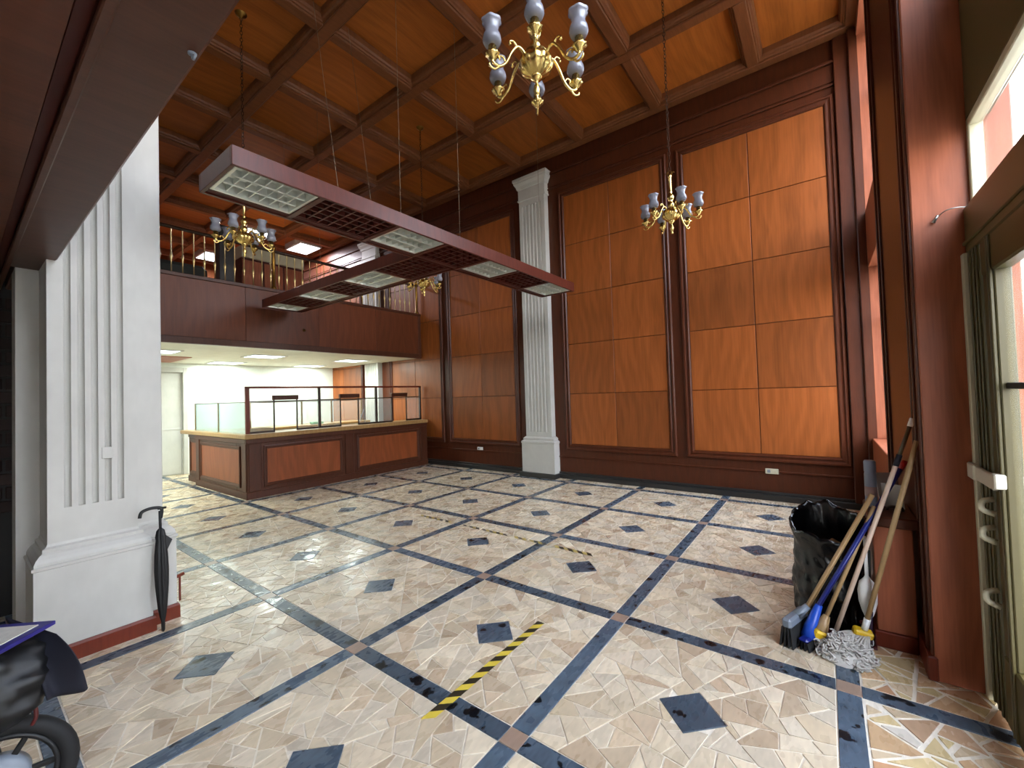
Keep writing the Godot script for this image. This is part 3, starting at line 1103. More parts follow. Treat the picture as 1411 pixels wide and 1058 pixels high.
# ------------------------------------------------------------------ office under the mezzanine
func build_office() -> void:
	var st := S()
	box(st, Vector3(-11.3, 0, -6.5), Vector3(-11.15, 2.46, -3.06))
	box(st, Vector3(-11.3, 2.24, -3.06), Vector3(-11.15, 2.46, -0.4))
	box(st, Vector3(-11.45, 0, -3.06), Vector3(-11.22, 2.30, -0.4))
	var w := struct("wall_office", st, M.plaster, "plain white wall behind the teller counter", "wall")
	var tm := S()
	box(tm, Vector3(-11.22, 0, -3.10), Vector3(-11.13, 2.30, -3.02), 0.006)
	box(tm, Vector3(-11.22, 2.20, -3.0199), Vector3(-11.13, 2.30, -0.6), 0.006)
	part("door_trim", tm, M.white, w)
	var dr := S()
	box(dr, Vector3(-11.225, 0.02, -3.0), Vector3(-11.20, 2.2, -2.0), 0.004)
	box(dr, Vector3(-11.205, 0.96, -2.98), Vector3(-11.19, 1.0, -2.02), 0.004)
	struct("door_2", dr, M.white, "white door in the office wall beyond the end of the counter", "door")
	# drop ceiling of square tiles
	var cb := S()
	box(cb, Vector3(-11.2, 2.43, WZ), Vector3(-7.46, 2.46, -0.4))
	var c := struct("ceiling_office", cb, M.tile, "white tiled drop ceiling with flat lamps under the mezzanine", "ceiling")
	var lamps := [[-8.82, -2.02, "lit square lamp in the low ceiling nearest the white column"], [-8.82, -0.95, "added square lamp in the low ceiling, unseen behind the white column, lighting the counter end"], [-8.80, -3.70, "lit square lamp in the low ceiling, middle of the front row above the tellers"], [-8.80, -5.58, "lit square lamp in the low ceiling nearest the wooden wall, front row"], [-10.62, -3.66, "lit square lamp in the low ceiling by the white wall, left of the back row"], [-10.66, -5.55, "lit square lamp in the low ceiling by the white wall, right of the back row"]]  # the lamp behind the column is added, to brighten the counter end
	for i in 6:
		for j in 10:
			var x := -7.50 - 0.615 * i
			var z := -0.42 - 0.608 * j
			var b := S()
			box(b, Vector3(x - 0.61, 2.40, z - 0.603), Vector3(x, 2.43, z), 0.003)
			part("ceiling_tile", b, M.tile, c)
	for l in lamps:
		var t := thing("ceiling_lamp", l[2], "ceiling light", Vector3(l[0], 2.40, l[1]), "lit lamps in the low ceiling")
		var f := S()
		loft(f, Transform3D(Basis(Vector3(1, 0, 0), Vector3(0, 0, -1), Vector3(0, -1, 0)), Vector3.ZERO), [[-0.31, -0.31, 0.31, 0.31, 0.0], [-0.31, -0.31, 0.31, 0.31, 0.012], [-0.285, -0.285, 0.285, 0.285, 0.012], [-0.28, -0.28, 0.28, 0.28, 0.004]])
		part("frame", f, M.white, t)
		var d := S()
		box(d, Vector3(-0.28, -0.008, -0.28), Vector3(0.28, 0.0, 0.28))
		part("diffuser", d, M.glow, t)
		area_light("lamp_light", Vector3(l[0], 2.385, l[1]), Vector2(0.55, 0.55), OFFICE_E, Color(0.94, 1.0, 0.97), t)
	# brown hatch at the near end of the low ceiling
	var ha := S()
	box(ha, Vector3(-10.9, 2.385, -2.75), Vector3(-9.6, 2.40, -1.6), 0.004)
	var hn := part("ceiling_hatch", ha, M.jamb, self)
	tag(hn, "brown wooden hatch in the low ceiling by the near column", "hatch")
	# work desk behind the tellers with its own glass screen
	var dk := thing("office_desk", "pale wooden desk run behind the teller counter", "desk", Vector3(-9.3, 0, -4.8))
	var b0 := S()
	box(b0, Vector3(-0.30, 0, -1.35), Vector3(0.25, 0.93, 1.3), 0.006)
	part("body", b0, M.plaster, dk)
	var b1 := S()
	box(b1, Vector3(-0.36, 0.93, -1.4), Vector3(0.30, 0.98, 1.36), 0.008)
	part("top", b1, M.counter_top, dk)
	var sc := thing("desk_screen", "clear glass screen with thin brass posts on the rear desk", "screen", Vector3(-9.3, 0.98, 0))
	var zz := [-3.62, -4.66, -5.36, -6.15]
	for z in zz:
		var p := S()
		box(p, Vector3(-0.012, 0, z - 0.015), Vector3(0.012, 0.52, z + 0.015), 0.003)
		part("post", p, M.old_brass, sc)
	var rl := S()
	box(rl, Vector3(-0.01, 0.505, -6.16), Vector3(0.01, 0.525, -3.6), 0.002)
	part("top_rail", rl, M.dark_metal, sc)
	for k in 3:
		var g := S()
		box(g, Vector3(-0.003, 0.0, zz[k + 1] + 0.01), Vector3(0.003, 0.505, zz[k] - 0.01))
		part("pane", g, M.clear_glass, sc)
	var gb := S()
	box(gb, Vector3(-0.08, 0, -0.12), Vector3(0.08, 0.05, 0.12), 0.008)
	var gn := part("green_box", gb, mat(Color(0.40, 0.58, 0.44), 0.5), self, Vector3(-9.12, 0.98, -4.9))
	tag(gn, "flat green box lying on the rear desk behind the glass", "box")
	# leaning card stand
	var cs := thing("card_stand", "small triangular wire card stand on the counter by the third screen post", "stand", Vector3(-7.62, 1.0, -5.10))
	var w2 := S(true)
	tube(w2, [Vector3(0, 0.006, 0.13), Vector3(0, 0.30, 0.0), Vector3(0, 0.006, -0.02)], 0.006, 6)
	tube(w2, [Vector3(0, 0.006, 0.13), Vector3(0, 0.006, -0.02)], 0.006, 6)
	tube(w2, [Vector3(-0.1, 0.006, 0.05), Vector3(0, 0.30, 0.0)], 0.006, 6)
	part("wire", w2, M.grey_plastic, cs)

const OFFICE_E := 2.4

# ------------------------------------------------------------------ T-shaped hanging frame
func luminaire(t: Node3D, x0: float, z0: float, x1: float, z1: float, y: float, along_z: bool) -> void:
	var o := Node3D.new()
	o.name = "luminaire"
	t.add_child(o, true)
	var h := S()
	var dn := Transform3D(Basis(Vector3(1, 0, 0), Vector3(0, 0, -1), Vector3(0, -1, 0)), Vector3(0, y, 0))
	loft(h, dn, [[x0, -z1, x1, -z0, -0.0], [x0, -z1, x1, -z0, 0.004], [x0 + 0.02, -z1 + 0.02, x1 - 0.02, -z0 - 0.02, 0.004], [x0 + 0.035, -z1 + 0.035, x1 - 0.035, -z0 - 0.035, -0.085]], false, true)
	part("housing", h, M.silver, o)
	var n := 3
	for k in n:
		var tb := S(true)
		var f := (k + 0.5) / n
		if along_z:
			var x := lerpf(x0 + 0.04, x1 - 0.04, f)
			tube(tb, [Vector3(x, y + 0.055, z0 + 0.05), Vector3(x, y + 0.055, z1 - 0.05)], 0.013, 8)
		else:
			var z := lerpf(z0 + 0.04, z1 - 0.04, f)
			tube(tb, [Vector3(x0 + 0.05, y + 0.055, z), Vector3(x1 - 0.05, y + 0.055, z)], 0.013, 8)
		part("tube_lamp", tb, M.tubeglass, o)
	# parabolic blades: two long ones, several cross blades
	var lv := S()
	for k in range(1, n):
		var f := float(k) / n
		if along_z:
			var x := lerpf(x0 + 0.02, x1 - 0.02, f)
			box(lv, Vector3(x - 0.008, y + 0.0, z0 + 0.03), Vector3(x + 0.008, y + 0.05, z1 - 0.03), 0.003)
		else:
			var z := lerpf(z0 + 0.02, z1 - 0.02, f)
			box(lv, Vector3(x0 + 0.03, y + 0.0, z - 0.008), Vector3(x1 - 0.03, y + 0.05, z + 0.008), 0.003)
	var m := 7
	for k in range(1, m):
		var f := float(k) / m
		if along_z:
			var z := lerpf(z0 + 0.02, z1 - 0.02, f)
			box(lv, Vector3(x0 + 0.03, y + 0.006, z - 0.004), Vector3(x1 - 0.03, y + 0.045, z + 0.004), 0.001)
		else:
			var x := lerpf(x0 + 0.02, x1 - 0.02, f)
			box(lv, Vector3(x - 0.004, y + 0.006, z0 + 0.03), Vector3(x + 0.004, y + 0.045, z1 - 0.03), 0.001)
	part("louver", lv, M.silver, o)

func lattice(t: Node3D, x0: float, z0: float, x1: float, z1: float, y: float) -> void:
	var st := S()
	var pitch := 0.098
	var nx := roundi((x1 - x0) / pitch)
	var nz := roundi((z1 - z0) / pitch)
	for k in range(0, nx + 1):
		var x := lerpf(x0, x1, float(k) / nx)
		box(st, Vector3(x - 0.007, y + 0.002, z0), Vector3(x + 0.007, y + 0.055, z1), 0.001)
	for k in range(0, nz + 1):
		var z := lerpf(z0, z1, float(k) / nz)
		box(st, Vector3(x0, y + 0.003, z - 0.007), Vector3(x1, y + 0.056, z + 0.007), 0.001)
	part("lattice", st, M.lattice, t)

func build_light_frame() -> void:
	var t := thing("hanging_light_frame", "T-shaped dark red wooden light frame hung on wires below the coffered ceiling", "light fixture", Vector3(-3.2, 3.0, -3.3))
	var o := Vector3(3.2, -3.0, 3.3)     # world to local
	var y0 := 0.0
	var y1 := 0.128
	var B := func(called: String, lo: Vector3, hi: Vector3, m: Material):
		var s := S()
		box(s, lo + Vector3(o.x, 0, o.z), hi + Vector3(o.x, 0, o.z), 0.003)
		part(called, s, m, t)
	# sides and ends
	B.call("side_board", Vector3(-2.945, y0, -5.54), Vector3(-2.92, y1, -1.055), M.fixture)
	B.call("side_board", Vector3(-3.50, y0, -2.96), Vector3(-3.475, y1, -1.055), M.fixture)
	B.call("side_board", Vector3(-3.50, y0, -5.54), Vector3(-3.475, y1, -3.56), M.fixture)
	B.call("side_board", Vector3(-7.09, y0, -2.98), Vector3(-3.475, y1, -2.955), M.fixture)
	B.call("side_board", Vector3(-7.09, y0, -3.585), Vector3(-3.475, y1, -3.56), M.fixture)
	B.call("end_board", Vector3(-3.475, y0, -1.08), Vector3(-2.945, y1, -1.055), M.fixture)
	B.call("end_board", Vector3(-3.475, y0, -5.54), Vector3(-2.945, y1, -5.515), M.fixture)
	B.call("end_board", Vector3(-7.09, y0, -3.56), Vector3(-7.065, y1, -2.98), M.fixture)
	B.call("top_board", Vector3(-3.475, y1 - 0.02, -5.515), Vector3(-2.945, y1 - 0.004, -1.08), M.lattice)
	B.call("top_board", Vector3(-7.065, y1 - 0.02, -3.56), Vector3(-3.5, y1 - 0.004, -2.98), M.lattice)
	for z in [-1.665, -2.36, -2.96, -3.60, -4.19, -4.88]:
		B.call("divider", Vector3(-3.475, y0 + 0.004, z - 0.022), Vector3(-2.945, y1 - 0.02, z + 0.022), M.fixture)
	B.call("inner_strip", Vector3(-3.475, y0 + 0.012, -5.51), Vector3(-3.415, y0 + 0.03, -1.08), M.lattice)
	for x in [-4.19, -4.88, -5.46, -6.05, -6.62]:
		B.call("divider", Vector3(x - 0.022, y0 + 0.004, -3.56), Vector3(x + 0.022, y1 - 0.02, -2.98), M.fixture)
	B.call("inner_strip", Vector3(-7.06, y0 + 0.012, -3.56), Vector3(-3.5, y0 + 0.03, -3.50), M.lattice)
	var n := Node3D.new()
	for e in [[-1.64, -1.09], [-2.93, -2.39], [-4.16, -3.63], [-5.50, -4.91]]:
		luminaire(t, -3.41 + o.x, e[0] + o.z, -2.95 + o.x, e[1] + o.z, y0 + 0.016, true)
	n.free()
	for e in [[-2.33, -1.69], [-3.57, -2.99], [-4.86, -4.22]]:
		lattice(t, -3.41 + o.x, e[0] + o.z, -2.95 + o.x, e[1] + o.z, y0 + 0.016)
	for e in [[-4.85, -4.22], [-6.02, -5.49], [-7.05, -6.65]]:
		luminaire(t, e[0] + o.x, -3.49 + o.z, e[1] + o.x, -2.99 + o.z, y0 + 0.016, false)
	for e in [[-4.16, -3.52], [-5.43, -4.91], [-6.59, -6.08]]:
		lattice(t, e[0] + o.x, -3.49 + o.z, e[1] + o.x, -2.99 + o.z, y0 + 0.016)
	for w in [[-3.21, -2.60], [-3.21, -3.42], [-3.21, -5.1], [-4.25, -2.75], [-3.9, -2.1], [-5.9, -3.27], [-6.95, -3.27]]:
		var s := S(true)
		var bot := Vector3(w[0], y1 - 0.02, w[1])
		if w[0] == -4.25:
			bot = Vector3(-4.25, y1 - 0.02, -3.1)
		elif w[0] == -3.9:
			bot = Vector3(-3.4, y1 - 0.02, -2.1)
		tube(s, [Vector3(w[0] + o.x, 2.80, w[1] + o.z), bot + Vector3(o.x, 0, o.z)], 0.0022, 6)
		part("wire", s, M.wire, t)

# ------------------------------------------------------------------ chandeliers
func build_chandeliers() -> void:
	var t := thing("chandelier", "", "chandelier", Vector3(-1.21, 3.115, -1.94), "brass chandeliers hung from the coffers")
	var H := 2.75    # height of the coffer above the finial
	var fin := S(true)
	lathe(fin, [[0.0, 0.0], [0.010, 0.004], [0.013, 0.014], [0.007, 0.024], [0.012, 0.034], [0.019, 0.06], [0.015, 0.085], [0.008, 0.10], [0.012, 0.115], [0.03, 0.125], [0.03, 0.14]], 16)
	part("finial", fin, M.brass, t)
	var bowl := S(true)
	lathe(bowl, [[0.025, 0.140, 0.2], [0.055, 0.152, 1], [0.082, 0.175, 1], [0.094, 0.205, 1], [0.086, 0.232, 1], [0.070, 0.245, 1], [0.074, 0.255, 0.5], [0.035, 0.262, 0.2], [0.022, 0.275, 0]], 48, Transform3D.IDENTITY, 0.0045, 12)
	part("bowl", bowl, M.brass, t)
	var stem := S(true)
	lathe(stem, [[0.022, 0.27], [0.034, 0.30], [0.026, 0.33], [0.016, 0.345], [0.03, 0.365], [0.036, 0.39], [0.024, 0.415], [0.014, 0.43], [0.018, 0.44], [0.014, 0.455], [0.014, 0.60], [0.02, 0.61], [0.012, 0.63], [0.0, 0.64]], 16)
	part("stem", stem, M.brass, t)
	var loop := S(true)
	var ring := []
	for k in 12:
		ring.append(Vector3(cos(TAU * k / 12) * 0.018, 0.652 + sin(TAU * k / 12) * 0.018, 0))
	tube(loop, ring, 0.004, 6, true)
	for s in [-1.0, 1.0]:
		tube(loop, curve([Vector3(0.012 * s, 0.62, 0), Vector3(0.03 * s, 0.65, 0), Vector3(0.045 * s, 0.642, 0)], 6), 0.005, 6)
	part("loop", loop, M.old_brass, t)
	# arm with its cup, candle and shade: built once, turned six times
	var arm := S(true)
	tube(arm, curve([Vector3(0.055, 0.225, 0), Vector3(0.085, 0.262, 0), Vector3(0.115, 0.268, 0), Vector3(0.15, 0.225, 0), Vector3(0.185, 0.158, 0), Vector3(0.225, 0.128, 0), Vector3(0.258, 0.138, 0), Vector3(0.262, 0.165, 0)], 28), 0.0085, 8)
	tube(arm, curve([Vector3(0.115, 0.268, 0), Vector3(0.135, 0.292, 0), Vector3(0.158, 0.285, 0), Vector3(0.155, 0.268, 0)], 10), [0.006, 0.006, 0.006, 0.005, 0.005, 0.005, 0.005, 0.006, 0.007, 0.008, 0.008], 6)
	tube(arm, curve([Vector3(0.185, 0.158, 0), Vector3(0.20, 0.185, 0), Vector3(0.222, 0.182, 0), Vector3(0.22, 0.165, 0)], 10), 0.005, 6)
	tube(arm, curve([Vector3(0.225, 0.128, 0), Vector3(0.25, 0.105, 0), Vector3(0.275, 0.112, 0), Vector3(0.282, 0.13, 0)], 8), 0.006, 6)
	arm.generate_normals()
	var arm_m := arm.commit()
	arm_m.surface_set_material(0, M.brass)
	var cup := S(true)
	var at := Transform3D(Basis.IDENTITY, Vector3(0.262, 0, 0))
	lathe(cup, [[0.0, 0.145], [0.014, 0.15], [0.018, 0.162], [0.034, 0.172, 1], [0.038, 0.182, 1], [0.026, 0.188], [0.019, 0.192], [0.019, 0.232], [0.0, 0.232]], 20, at, 0.003, 10)
	cup.generate_normals()
	var cup_m := cup.commit()
	cup_m.surface_set_material(0, M.brass)
	var sh := S(true)
	lathe(sh, [[0.020, 0.225, 0], [0.040, 0.231, 0], [0.050, 0.25, 0], [0.048, 0.274, 0], [0.038, 0.294, 0], [0.036, 0.308, 0], [0.038, 0.328, 0.3], [0.046, 0.35, 0.8], [0.053, 0.358, 1], [0.049, 0.357, 1], [0.035, 0.325, 0.3], [0.033, 0.304, 0], [0.044, 0.262, 0], [0.018, 0.23, 0]], 24, at, 0.003, 6)
	sh.generate_normals()
	var sh_m := sh.commit()
	sh_m.surface_set_material(0, M.shade)
	for k in 6:
		var a := part_mesh("arm", arm_m, t)
		a.rotation.y = TAU * k / 6.0
		part_mesh("candle_cup", cup_m, a)
		part_mesh("glass_shade", sh_m, a)
	# chain of real links up to the coffer, and the ceiling rose
	var ch := S(true)
	var y := 0.672
	var k2 := 0
	while y < H - 0.05:
		var xf := Basis(Vector3.UP, k2 * PI * 0.5 + k2 * 0.09)
		var pts := []
		for i in 10:
			var a := TAU * i / 10
			pts.append(xf * Vector3(cos(a) * 0.012, 0, 0) + Vector3(0, y + 0.02 + sin(a) * 0.024, 0))
		tube(ch, pts, 0.0035, 5, true)
		y += 0.040
		k2 += 1
	part("chain", ch, M.chain, t)
	var ro := S(true)
	lathe(ro, [[0.0, H - 0.05], [0.012, H - 0.05], [0.02, H - 0.035], [0.05, H - 0.02], [0.06, H]], 18)
	part("ceiling_rose", ro, M.old_brass, t)
	var spots := [
		[Vector3(-1.21, 3.115, -1.94), 1.08, "nearest brass chandelier, cut by the top edge, its six grey glass shades seen from below"],
		[Vector3(-1.21, 3.115, -4.50), 0.12, "brass chandelier with grey glass shades hanging before the tall veneer panels"],
		[Vector3(-5.085, 3.115, -1.95), 0.3, "brass chandelier hanging before the mezzanine railing and its lit ceiling lamps"],
		[Vector3(-5.085, 3.115, -4.55), 0.45, "brass chandelier half hidden behind the T-shaped light frame near the panelled wall"]]
	for k in 4:
		var c: Node3D = t
		if k > 0:
			c = t.duplicate()
			c.name = numbered("chandelier")
			add_child(c, true)
		c.position = spots[k][0]
		c.rotation.y = spots[k][1]
		c.set_meta("label", spots[k][2])

# ------------------------------------------------------------------ upper floor behind the railing
func build_upper_room() -> void:
	var names := ["brightest lamp square in the upper coffers, left of the others and nearest the column", "lit lamp square in the upper coffers, middle of the three behind the railing", "lit lamp square in the upper coffers, nearest the panelled wall"]
	var at := [Vector3(-13.95, 5.71, -4.5), Vector3(-11.38, 5.71, -4.58), Vector3(-11.42, 5.71, -5.86)]
	for k in 3:
		var t := thing("upper_lamp", names[k], "ceiling light", at[k], "lit lamps in the upper coffers")
		var f := S()
		box(f, Vector3(-0.42, 0.0, -0.31), Vector3(0.42, 0.16, 0.31), 0.01)
		part("housing", f, M.white, t)
		var d := S()
		box(d, Vector3(-0.38, -0.008, -0.27), Vector3(0.38, 0.0, 0.27))
		part("diffuser", d, M.glow, t)
		area_light("lamp_light", at[k] + Vector3(0, -0.015, 0), Vector2(0.72, 0.5), UPPER_E, Color(0.97, 0.96, 1.0), t)
	var c := thing("cabinet", "tall dark wooden cabinet with reddish doors on the mezzanine behind the railing", "cabinet", Vector3(-10.2, 3.3, -4.35))
	var b := S()
	box(b, Vector3(-0.3, 0, -0.75), Vector3(0.24, 1.35, 0.6), 0.01)
	part("body", b, M.lattice, c)
	var hd := S()
	box(hd, Vector3(-0.3, 1.35, -0.75), Vector3(0.27, 1.62, 0.6), 0.01)
	part("pale_header", hd, M.cream, c)
	for k in 3:
		var d := S()
		box(d, Vector3(0.235, 0.06, -0.70 + k * 0.44), Vector3(0.262, 1.30, -0.30 + k * 0.44), 0.01)
		part("door", d, M.jamb, c)
	var pst := S()
	box(pst, Vector3(-0.14, 0, -0.14), Vector3(0.14, 1.9, 0.14), 0.01)
	var pn := part("post", pst, M.stone_dark, self, Vector3(-10.0, 3.3, -3.45))
	tag(pn, "dark square post standing beside the cabinet on the mezzanine", "post")
	var sf := thing("sofa", "dark green sofa with sloping arm on the mezzanine near the column", "sofa", Vector3(-10.3, 3.3, -2.3))
	var m := mat(Color(0.13, 0.15, 0.13), 0.7)
	var s1 := S()
	box(s1, Vector3(-0.45, 0.08, -0.8), Vector3(0.4, 0.45, 0.6), 0.06)
	part("seat", s1, m, sf)
	var s2 := S()
	box(s2, Vector3(0.28, 0.2, -0.8), Vector3(0.5, 0.95, 0.45), 0.08)
	part("backrest", s2, m, sf)
	for z in [-0.85, 0.55]:
		var s3 := S()
		box(s3, Vector3(-0.45, 0.05, z - 0.1), Vector3(0.48, 0.68, z + 0.1), 0.06)
		part("armrest", s3, m, sf)

const UPPER_E := 8.0

# ------------------------------------------------------------------ hazard tape on the floor
func build_tape() -> void:
	strip(Vector2(-1.545, -1.312), Vector2(-1.552, -2.40), 0.052, 0.112, 0.0, "yellow and black striped hazard tape in the foreground beside a slate diamond", M.tape_yellow)
	strip(Vector2(-4.20, -3.585), Vector2(-1.62, -3.53), 0.05, 0.10, 0.35, "long worn yellow and black hazard tape across the middle of the floor", M.worn_yellow)

func strip(a: Vector2, b: Vector2, w: float, pitch: float, worn: float, label: String, ym: Material) -> void:
	var t := thing("hazard_tape", label, "tape", Vector3(a.x, 0.001, a.y))
	var d := (b - a).normalized()
	var s := Vector2(-d.y, d.x)
	var n := int((b - a).length() / pitch)
	var r := RandomNumberGenerator.new()
	r.seed = 8
	for k in n:
		for c in 2:
			if r.randf() < worn * 0.5:
				continue
			var t0 := k * pitch + c * pitch * 0.5
			var t1 := t0 + pitch * 0.5
			var sk := w * 0.9
			var half := w * 0.5 * (1.0 if r.randf() > worn else 0.7)
			var y := 0.0008 if c == 0 else 0.0009
			var P := []
			for e in [[t0, -1], [t1, -1], [t1 + sk, 1], [t0 + sk, 1]]:
				var p: Vector2 = d * clampf(e[0], 0, n * pitch) + s * half * e[1]
				P.append(Vector3(p.x, y, p.y))
			var st := S()
			quad(st, P[0], P[1], P[2], P[3], Vector3.UP)
			for i in 4:
				var q: Vector3 = P[(i + 1) % 4]
				quad(st, P[i], q, q - Vector3(0, 0.0006, 0), P[i] - Vector3(0, 0.0006, 0), (P[i] + q) * 0.5 - (P[0] + P[2]) * 0.5)
			part("yellow_stripe" if c == 0 else "black_stripe", st, ym if c == 0 else M.tape_black, t)

# ------------------------------------------------------------------ cleaning corner
func build_cleaning_corner() -> void:
	# bin bag over a bin
	var t := thing("bin_bag", "open black plastic rubbish bag over a bin beside the pier", "bag", Vector3(-0.02, 0, -3.38))
	var st := S(true)
	var nz := FastNoiseLite.new()
	nz.seed = 4
	nz.frequency = 1.0
	nz.fractal_octaves = 3
	var seg := 72
	var prof := [[0.06, 0.003], [0.15, 0.004], [0.180, 0.03], [0.188, 0.08], [0.182, 0.14], [0.192, 0.20], [0.190, 0.27], [0.178, 0.33], [0.186, 0.38], [0.180, 0.44], [0.178, 0.50], [0.186, 0.545], [0.198, 0.585], [0.202, 0.61], [0.196, 0.628], [0.186, 0.622], [0.178, 0.58], [0.170, 0.48], [0.165, 0.36], [0.16, 0.27], [0.05, 0.26], [0.0, 0.26]]
	var fine := []
	for i in prof.size() - 1:
		for k in 3:
			fine.append([lerpf(prof[i][0], prof[i + 1][0], k / 3.0), lerpf(prof[i][1], prof[i + 1][1], k / 3.0)])
	fine.append(prof[-1])
	var rows := []
	for i in fine.size():
		var row := []
		for k in seg:
			var a := TAU * k / seg
			var r: float = fine[i][0]
			var y: float = fine[i][1]
			var outer := clampf(1.0 - float(i) / fine.size(), 0.0, 1.0)
			var w := nz.get_noise_3d(cos(a) * 2.2, y * 2.2 + cos(a), sin(a) * 2.2) * 0.018 + absf(nz.get_noise_3d(cos(a) * 4.0 + 9.0, y * 9.0 + sin(a) * 2.0, sin(a) * 5.0)) * 0.016
			if r > 0.06:
				r += w * (0.35 + outer)
			# the far side of the mouth stands higher, and the rim is uneven
			if y > 0.3:
				y += (y - 0.3) * (0.22 * sin(a + PI) + 0.10 * nz.get_noise_2d(cos(a) * 2.5, sin(a) * 2.5 + 4.0) + 0.04 * cos(3.0 * a))
			row.append(Vector3(cos(a) * r, maxf(y, 0.002), sin(a) * r))
		rows.append(row)
	for i in rows.size() - 1:
		for k in seg:
			var l := (k + 1) % seg
			var mid: Vector3 = rows[i][k]
			var outn := Vector3(mid.x, 0, mid.z) if fine[i + 1][1] >= fine[i][1] else -Vector3(mid.x, -0.3, mid.z)
			quad(st, rows[i][k], rows[i][l], rows[i + 1][l], rows[i + 1][k], outn)
	part("plastic", st, M.bag, t)
	var rub := S()
	var r2 := RandomNumberGenerator.new()
	r2.seed = 12
	for k in 7:
		var xf := Transform3D(Basis.from_euler(Vector3(r2.randf() * 0.6, r2.randf() * 6.0, r2.randf() * 0.6)), Vector3(r2.randf_range(-0.08, 0.08), 0.40 + k * 0.010, r2.randf_range(-0.08, 0.08)))
		box(rub, Vector3(-0.06, -0.02, -0.04), Vector3(0.06, 0.02, 0.04), 0.006, xf)
	part("rubbish", rub, M.pole, t)

	var P := func(o: Node3D, called: String, a: Vector3, b: Vector3, ra: float, m: Material):
		var s := S(true)
		tube(s, [a - o.position, b - o.position], ra, 12)
		part(called, s, m, o)
	# broom: pale brown pole, dark brush head
	var b1 := thing("broom", "broom with tan pole and black brush head, leftmost of the leaning tools", "broom", Vector3(-0.17, 0, -3.0))
	var e1 := Vector3(0.195, 0.86, -3.165)
	var s1 := Vector3(-0.150, 0.165, -3.0)
	P.call(b1, "pole", s1, e1, 0.0125, M.pole)
	brush_head(b1, Vector3(-0.195, 0, -2.985), 1.25, M.rubber, M.grey_plastic, 0.24, 0.17)
	var soc := S(true)
	tube(soc, [Vector3(-0.02, 0.14, 0.01), s1 - b1.position + (e1 - s1) * 0.06], [0.026, 0.017], 12)
	part("socket", soc, M.grey_plastic, b1)
	# blue pole with red tip
	var b2 := thing("blue_broom", "blue broom pole with a red tip and bright blue socket", "broom", Vector3(-0.11, 0, -3.02))
	var e2 := Vector3(0.347, 1.055, -3.22)
	var s2 := Vector3(-0.108, 0.17, -2.98)
	P.call(b2, "pole", s2, e2 + (s2 - e2) * 0.05, 0.0125, M.blue)
	P.call(b2, "tip", e2 + (s2 - e2) * 0.05, e2, 0.0135, M.red)
	var soc2 := S(true)
	tube(soc2, [Vector3(-0.02, 0.05, 0.06), Vector3(-0.01, 0.11, 0.045), s2 - b2.position + (e2 - s2) * 0.07], [0.042, 0.030, 0.018], 12)
	part("socket", soc2, M.bright_blue, b2)
	brush_head(b2, Vector3(-0.130, 0, -2.955), 1.2, M.black, M.blue, 0.15, 0.07)
	# mop with yellow clamp, pole thin and tan
	var b3 := thing("yellow_mop", "tan pole with yellow plastic clamp standing between the blue broom and the grey mop", "mop", Vector3(-0.06, 0, -3.0))
	var e3 := Vector3(0.200, 0.80, -3.145)
	var s3 := Vector3(-0.055, 0.14, -3.01)
	P.call(b3, "pole", s3, e3, 0.0105, M.pole)
	var cl := S()
	var tilt := Basis.from_euler(Vector3(0.25, 0.3, -0.38))
	box(cl, Vector3(-0.035, -0.05, -0.022), Vector3(0.035, 0.05, 0.022), 0.01, Transform3D(tilt, Vector3(-0.03, 0.058, 0.03)))
	part("clamp", cl, M.yellow, b3)
	var cap := S(true)
	tube(cap, [Vector3(-0.015, 0.095, 0.015), s3 - b3.position + (e3 - s3) * 0.05], [0.036, 0.017], 14)
	part("socket", cap, M.pole, b3)
	# pale pole with dark upper length and white tip
	var b4 := thing("long_pole", "longest leaning pole, pale below and dark above with a white tip", "pole", Vector3(0.0, 0, -3.05))
	var e4 := Vector3(0.378, 1.30, -3.14)
	var s4 := Vector3(-0.01, 0.055, -3.06)
	var at := func(f: float) -> Vector3: return s4 + (e4 - s4) * f
	P.call(b4, "lower_pole", s4, at.call(0.79), 0.0115, M.pale_pole)
	P.call(b4, "blue_joint", at.call(0.79), at.call(0.84), 0.0135, M.navy)
	P.call(b4, "upper_pole", at.call(0.84), at.call(0.965), 0.0095, M.dark_pole)
	P.call(b4, "tip", at.call(0.965), e4, 0.0125, M.white_plastic)
	# grey string mop
	var b5 := thing("string_mop", "grey string mop with tan pole and yellow clamp, in front of the low cabinet", "mop", Vector3(0.07, 0, -3.02))
	var e5 := Vector3(0.378, 1.19, -3.04)
	var s5 := Vector3(0.125, 0.12, -3.07)
	P.call(b5, "pole", s5 + (e5 - s5) * 0.05, e5, 0.0125, M.pole)
	P.call(b5, "collar", s5, s5 + (e5 - s5) * 0.06, 0.016, M.white_plastic)
	var cl5 := S()
	box(cl5, Vector3(-0.045, -0.02, -0.025), Vector3(0.045, 0.02, 0.025), 0.008, Transform3D(Basis.from_euler(Vector3(0.2, 0.2, -0.2)), s5 - b5.position + Vector3(-0.008, -0.018, 0.005)))
	part("clamp", cl5, M.yellow, b5)
	var yarn := S(true)
	var r := RandomNumberGenerator.new()
	r.seed = 31
